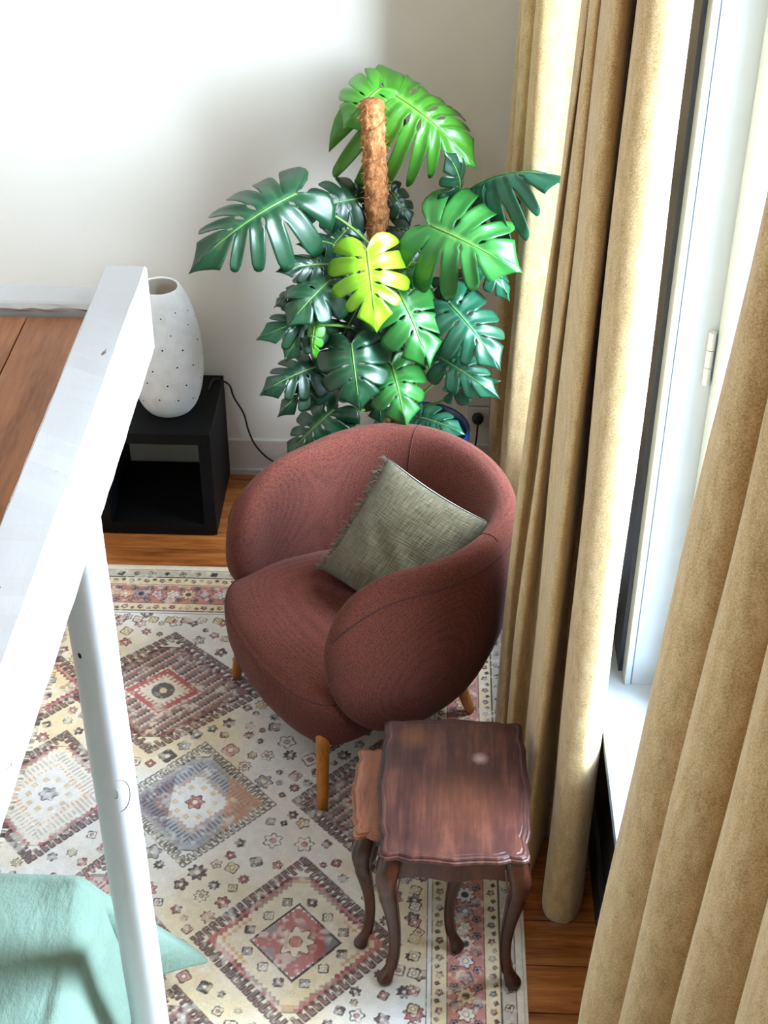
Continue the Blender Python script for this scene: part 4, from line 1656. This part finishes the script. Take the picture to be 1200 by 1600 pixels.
    pp = bez(attach, mid1, mid2, place(0, 0), 16)
    add_tube(b3, pp, [0.0068 - 0.0032 * i / 16 for i in range(17)], 8)
    pl('stalk', b3, M['stem'], leaf)
    return leaf


CP = Vector((0, 0, CAM_H))


def leaf(bx, by, bY, tx, ty, tY, wpx, colour, nrm=None, lean=(0, 0, 0), **kw):
    b, t = py_(bx, by, bY), py_(tx, ty, tY)
    c = (b + t) / 2
    view = (CP - c)
    dist = view.length
    w = wpx * dist / FPX / 2 * 1.02
    n_ = (view.normalized() + Vector(lean)) if nrm is None else Vector(nrm)
    return make_leaf(b, t, w * 1.04, n_, colour, **kw)


# the crown, each leaf where it hangs
leaf(602, 140, 4.30, 736, 254, 4.20, 200, 'bright', lean=(0.15, 0, 0.9), sag=0.6, seed=1, splits=7, attach=p_top - axis * 0.1 + Vector((0.03, 0.03, 0)), fold=0.25)
leaf(594, 138, 4.29, 538, 196, 4.24, 110, 'bright', lean=(-0.2, 0, 0.5), seed=2, splits=4, attach=p_top - axis * 0.12 + Vector((-0.03, 0.04, 0)), gap=0.7)
leaf(462, 303, 4.05, 304, 415, 3.86, 150, 'dark', lean=(-0.5, 0, 0.15), seed=3, splits=6, gap=0.34, fold=0.25, sag=0.35, attach=trunk[26])
leaf(573, 392, 3.96, 588, 512, 3.84, 122, 'lime', lean=(0.0, 0, 0.1), seed=4, splits=5, gap=0.5, attach=trunk[30])
leaf(672, 352, 4.00, 806, 420, 3.86, 168, 'mid', lean=(0.1, 0, 0.15), seed=5, splits=5, gap=0.42, attach=trunk[26])
leaf(735, 296, 4.12, 880, 278, 3.90, 120, 'blue', lean=(-0.1, 0.55, 0.9), seed=6, splits=6, fold=-0.25, sag=0.9, attach=trunk[30])
leaf(716, 300, 4.12, 700, 242, 4.02, 64, 'deep', lean=(0.5, 0, 0.2), seed=7, splits=4, attach=trunk[30])
leaf(702, 474, 3.98, 778, 572, 3.86, 112, 'blue', lean=(0.25, 0, 0.2), seed=8, splits=5, attach=trunk[18])
leaf(680, 556, 3.98, 775, 618, 3.88, 74, 'blue', lean=(0.1, 0, 0.25), seed=9, splits=5, attach=trunk[12])
leaf(549, 538, 3.90, 562, 636, 3.80, 118, 'dark', lean=(-0.05, 0, 0.2), seed=10, splits=4, gap=0.66, attach=trunk[14])
leaf(612, 572, 3.92, 634, 662, 3.80, 98, 'mid', lean=(0.1, 0, 0.15), seed=11, splits=4, gap=0.5, attach=trunk[12])
leaf(622, 456, 3.97, 668, 570, 3.86, 120, 'mid', lean=(0.35, 0, 0.0), seed=12, splits=4, gap=0.46, attach=trunk[20])
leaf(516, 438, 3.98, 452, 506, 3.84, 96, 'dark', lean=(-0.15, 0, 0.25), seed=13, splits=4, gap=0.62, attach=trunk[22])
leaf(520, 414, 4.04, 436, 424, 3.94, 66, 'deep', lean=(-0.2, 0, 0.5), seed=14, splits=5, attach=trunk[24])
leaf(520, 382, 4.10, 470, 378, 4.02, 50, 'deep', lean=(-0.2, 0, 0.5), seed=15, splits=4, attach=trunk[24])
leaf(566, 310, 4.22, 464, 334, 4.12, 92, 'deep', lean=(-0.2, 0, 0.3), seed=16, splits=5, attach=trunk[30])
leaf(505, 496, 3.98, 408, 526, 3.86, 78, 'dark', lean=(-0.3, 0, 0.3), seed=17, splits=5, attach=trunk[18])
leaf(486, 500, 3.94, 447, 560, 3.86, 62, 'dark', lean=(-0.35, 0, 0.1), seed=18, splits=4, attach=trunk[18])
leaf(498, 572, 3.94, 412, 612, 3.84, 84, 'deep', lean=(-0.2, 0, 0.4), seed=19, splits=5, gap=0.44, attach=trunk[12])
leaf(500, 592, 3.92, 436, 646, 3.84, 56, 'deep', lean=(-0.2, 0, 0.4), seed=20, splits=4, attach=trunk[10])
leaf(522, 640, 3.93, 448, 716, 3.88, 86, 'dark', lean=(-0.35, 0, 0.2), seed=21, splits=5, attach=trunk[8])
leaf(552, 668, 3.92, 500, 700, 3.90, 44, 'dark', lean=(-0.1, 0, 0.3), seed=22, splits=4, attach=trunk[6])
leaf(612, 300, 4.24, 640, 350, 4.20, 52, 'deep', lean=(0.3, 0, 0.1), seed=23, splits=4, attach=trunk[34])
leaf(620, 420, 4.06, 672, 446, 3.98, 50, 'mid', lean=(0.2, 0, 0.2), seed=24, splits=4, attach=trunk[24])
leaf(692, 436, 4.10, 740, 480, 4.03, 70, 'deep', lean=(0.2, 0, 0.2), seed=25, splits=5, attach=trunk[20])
leaf(752, 408, 4.08, 796, 464, 4.00, 52, 'blue', lean=(0.5, 0, 0.1), seed=26, splits=4, attach=trunk[24])
leaf(652, 652, 4.00, 722, 676, 3.93, 62, 'blue', lean=(0.2, 0, 0.3), seed=27, splits=4, attach=trunk[6])
leaf(706, 612, 4.04, 778, 596, 3.98, 40, 'blue', lean=(0.1, 0, 0.5), seed=28, splits=4, attach=trunk[8])
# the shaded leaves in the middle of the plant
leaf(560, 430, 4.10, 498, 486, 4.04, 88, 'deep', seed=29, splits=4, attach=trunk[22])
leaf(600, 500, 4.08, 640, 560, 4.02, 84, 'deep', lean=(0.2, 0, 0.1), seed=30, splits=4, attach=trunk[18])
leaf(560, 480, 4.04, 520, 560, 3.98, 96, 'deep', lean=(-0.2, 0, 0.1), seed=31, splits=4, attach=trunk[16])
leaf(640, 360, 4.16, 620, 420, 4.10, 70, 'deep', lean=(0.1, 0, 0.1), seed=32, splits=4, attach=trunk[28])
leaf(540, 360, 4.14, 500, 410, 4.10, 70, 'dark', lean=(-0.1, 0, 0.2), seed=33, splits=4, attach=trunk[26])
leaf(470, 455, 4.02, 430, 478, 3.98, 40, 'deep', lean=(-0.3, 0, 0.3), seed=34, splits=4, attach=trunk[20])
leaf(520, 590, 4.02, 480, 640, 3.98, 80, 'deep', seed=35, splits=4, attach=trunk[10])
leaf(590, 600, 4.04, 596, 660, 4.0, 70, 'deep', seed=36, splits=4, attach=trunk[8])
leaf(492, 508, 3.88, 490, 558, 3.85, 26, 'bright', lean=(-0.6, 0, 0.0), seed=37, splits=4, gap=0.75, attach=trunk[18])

# young stalks rising at the right of the pole, each with a furled leaf
for q, (bx, by, bY, tx, ty, tY) in enumerate(((700, 500, 4.12, 722, 436, 4.12), (668, 520, 4.14, 690, 452, 4.16), (716, 560, 4.10, 742, 500, 4.08))):
    leaf(bx, by, bY, tx, ty, tY, 30, 'mid', lean=(0.3, 0, 0.1), seed=50 + q, splits=3, gap=0.8, attach=trunk[5 + q])
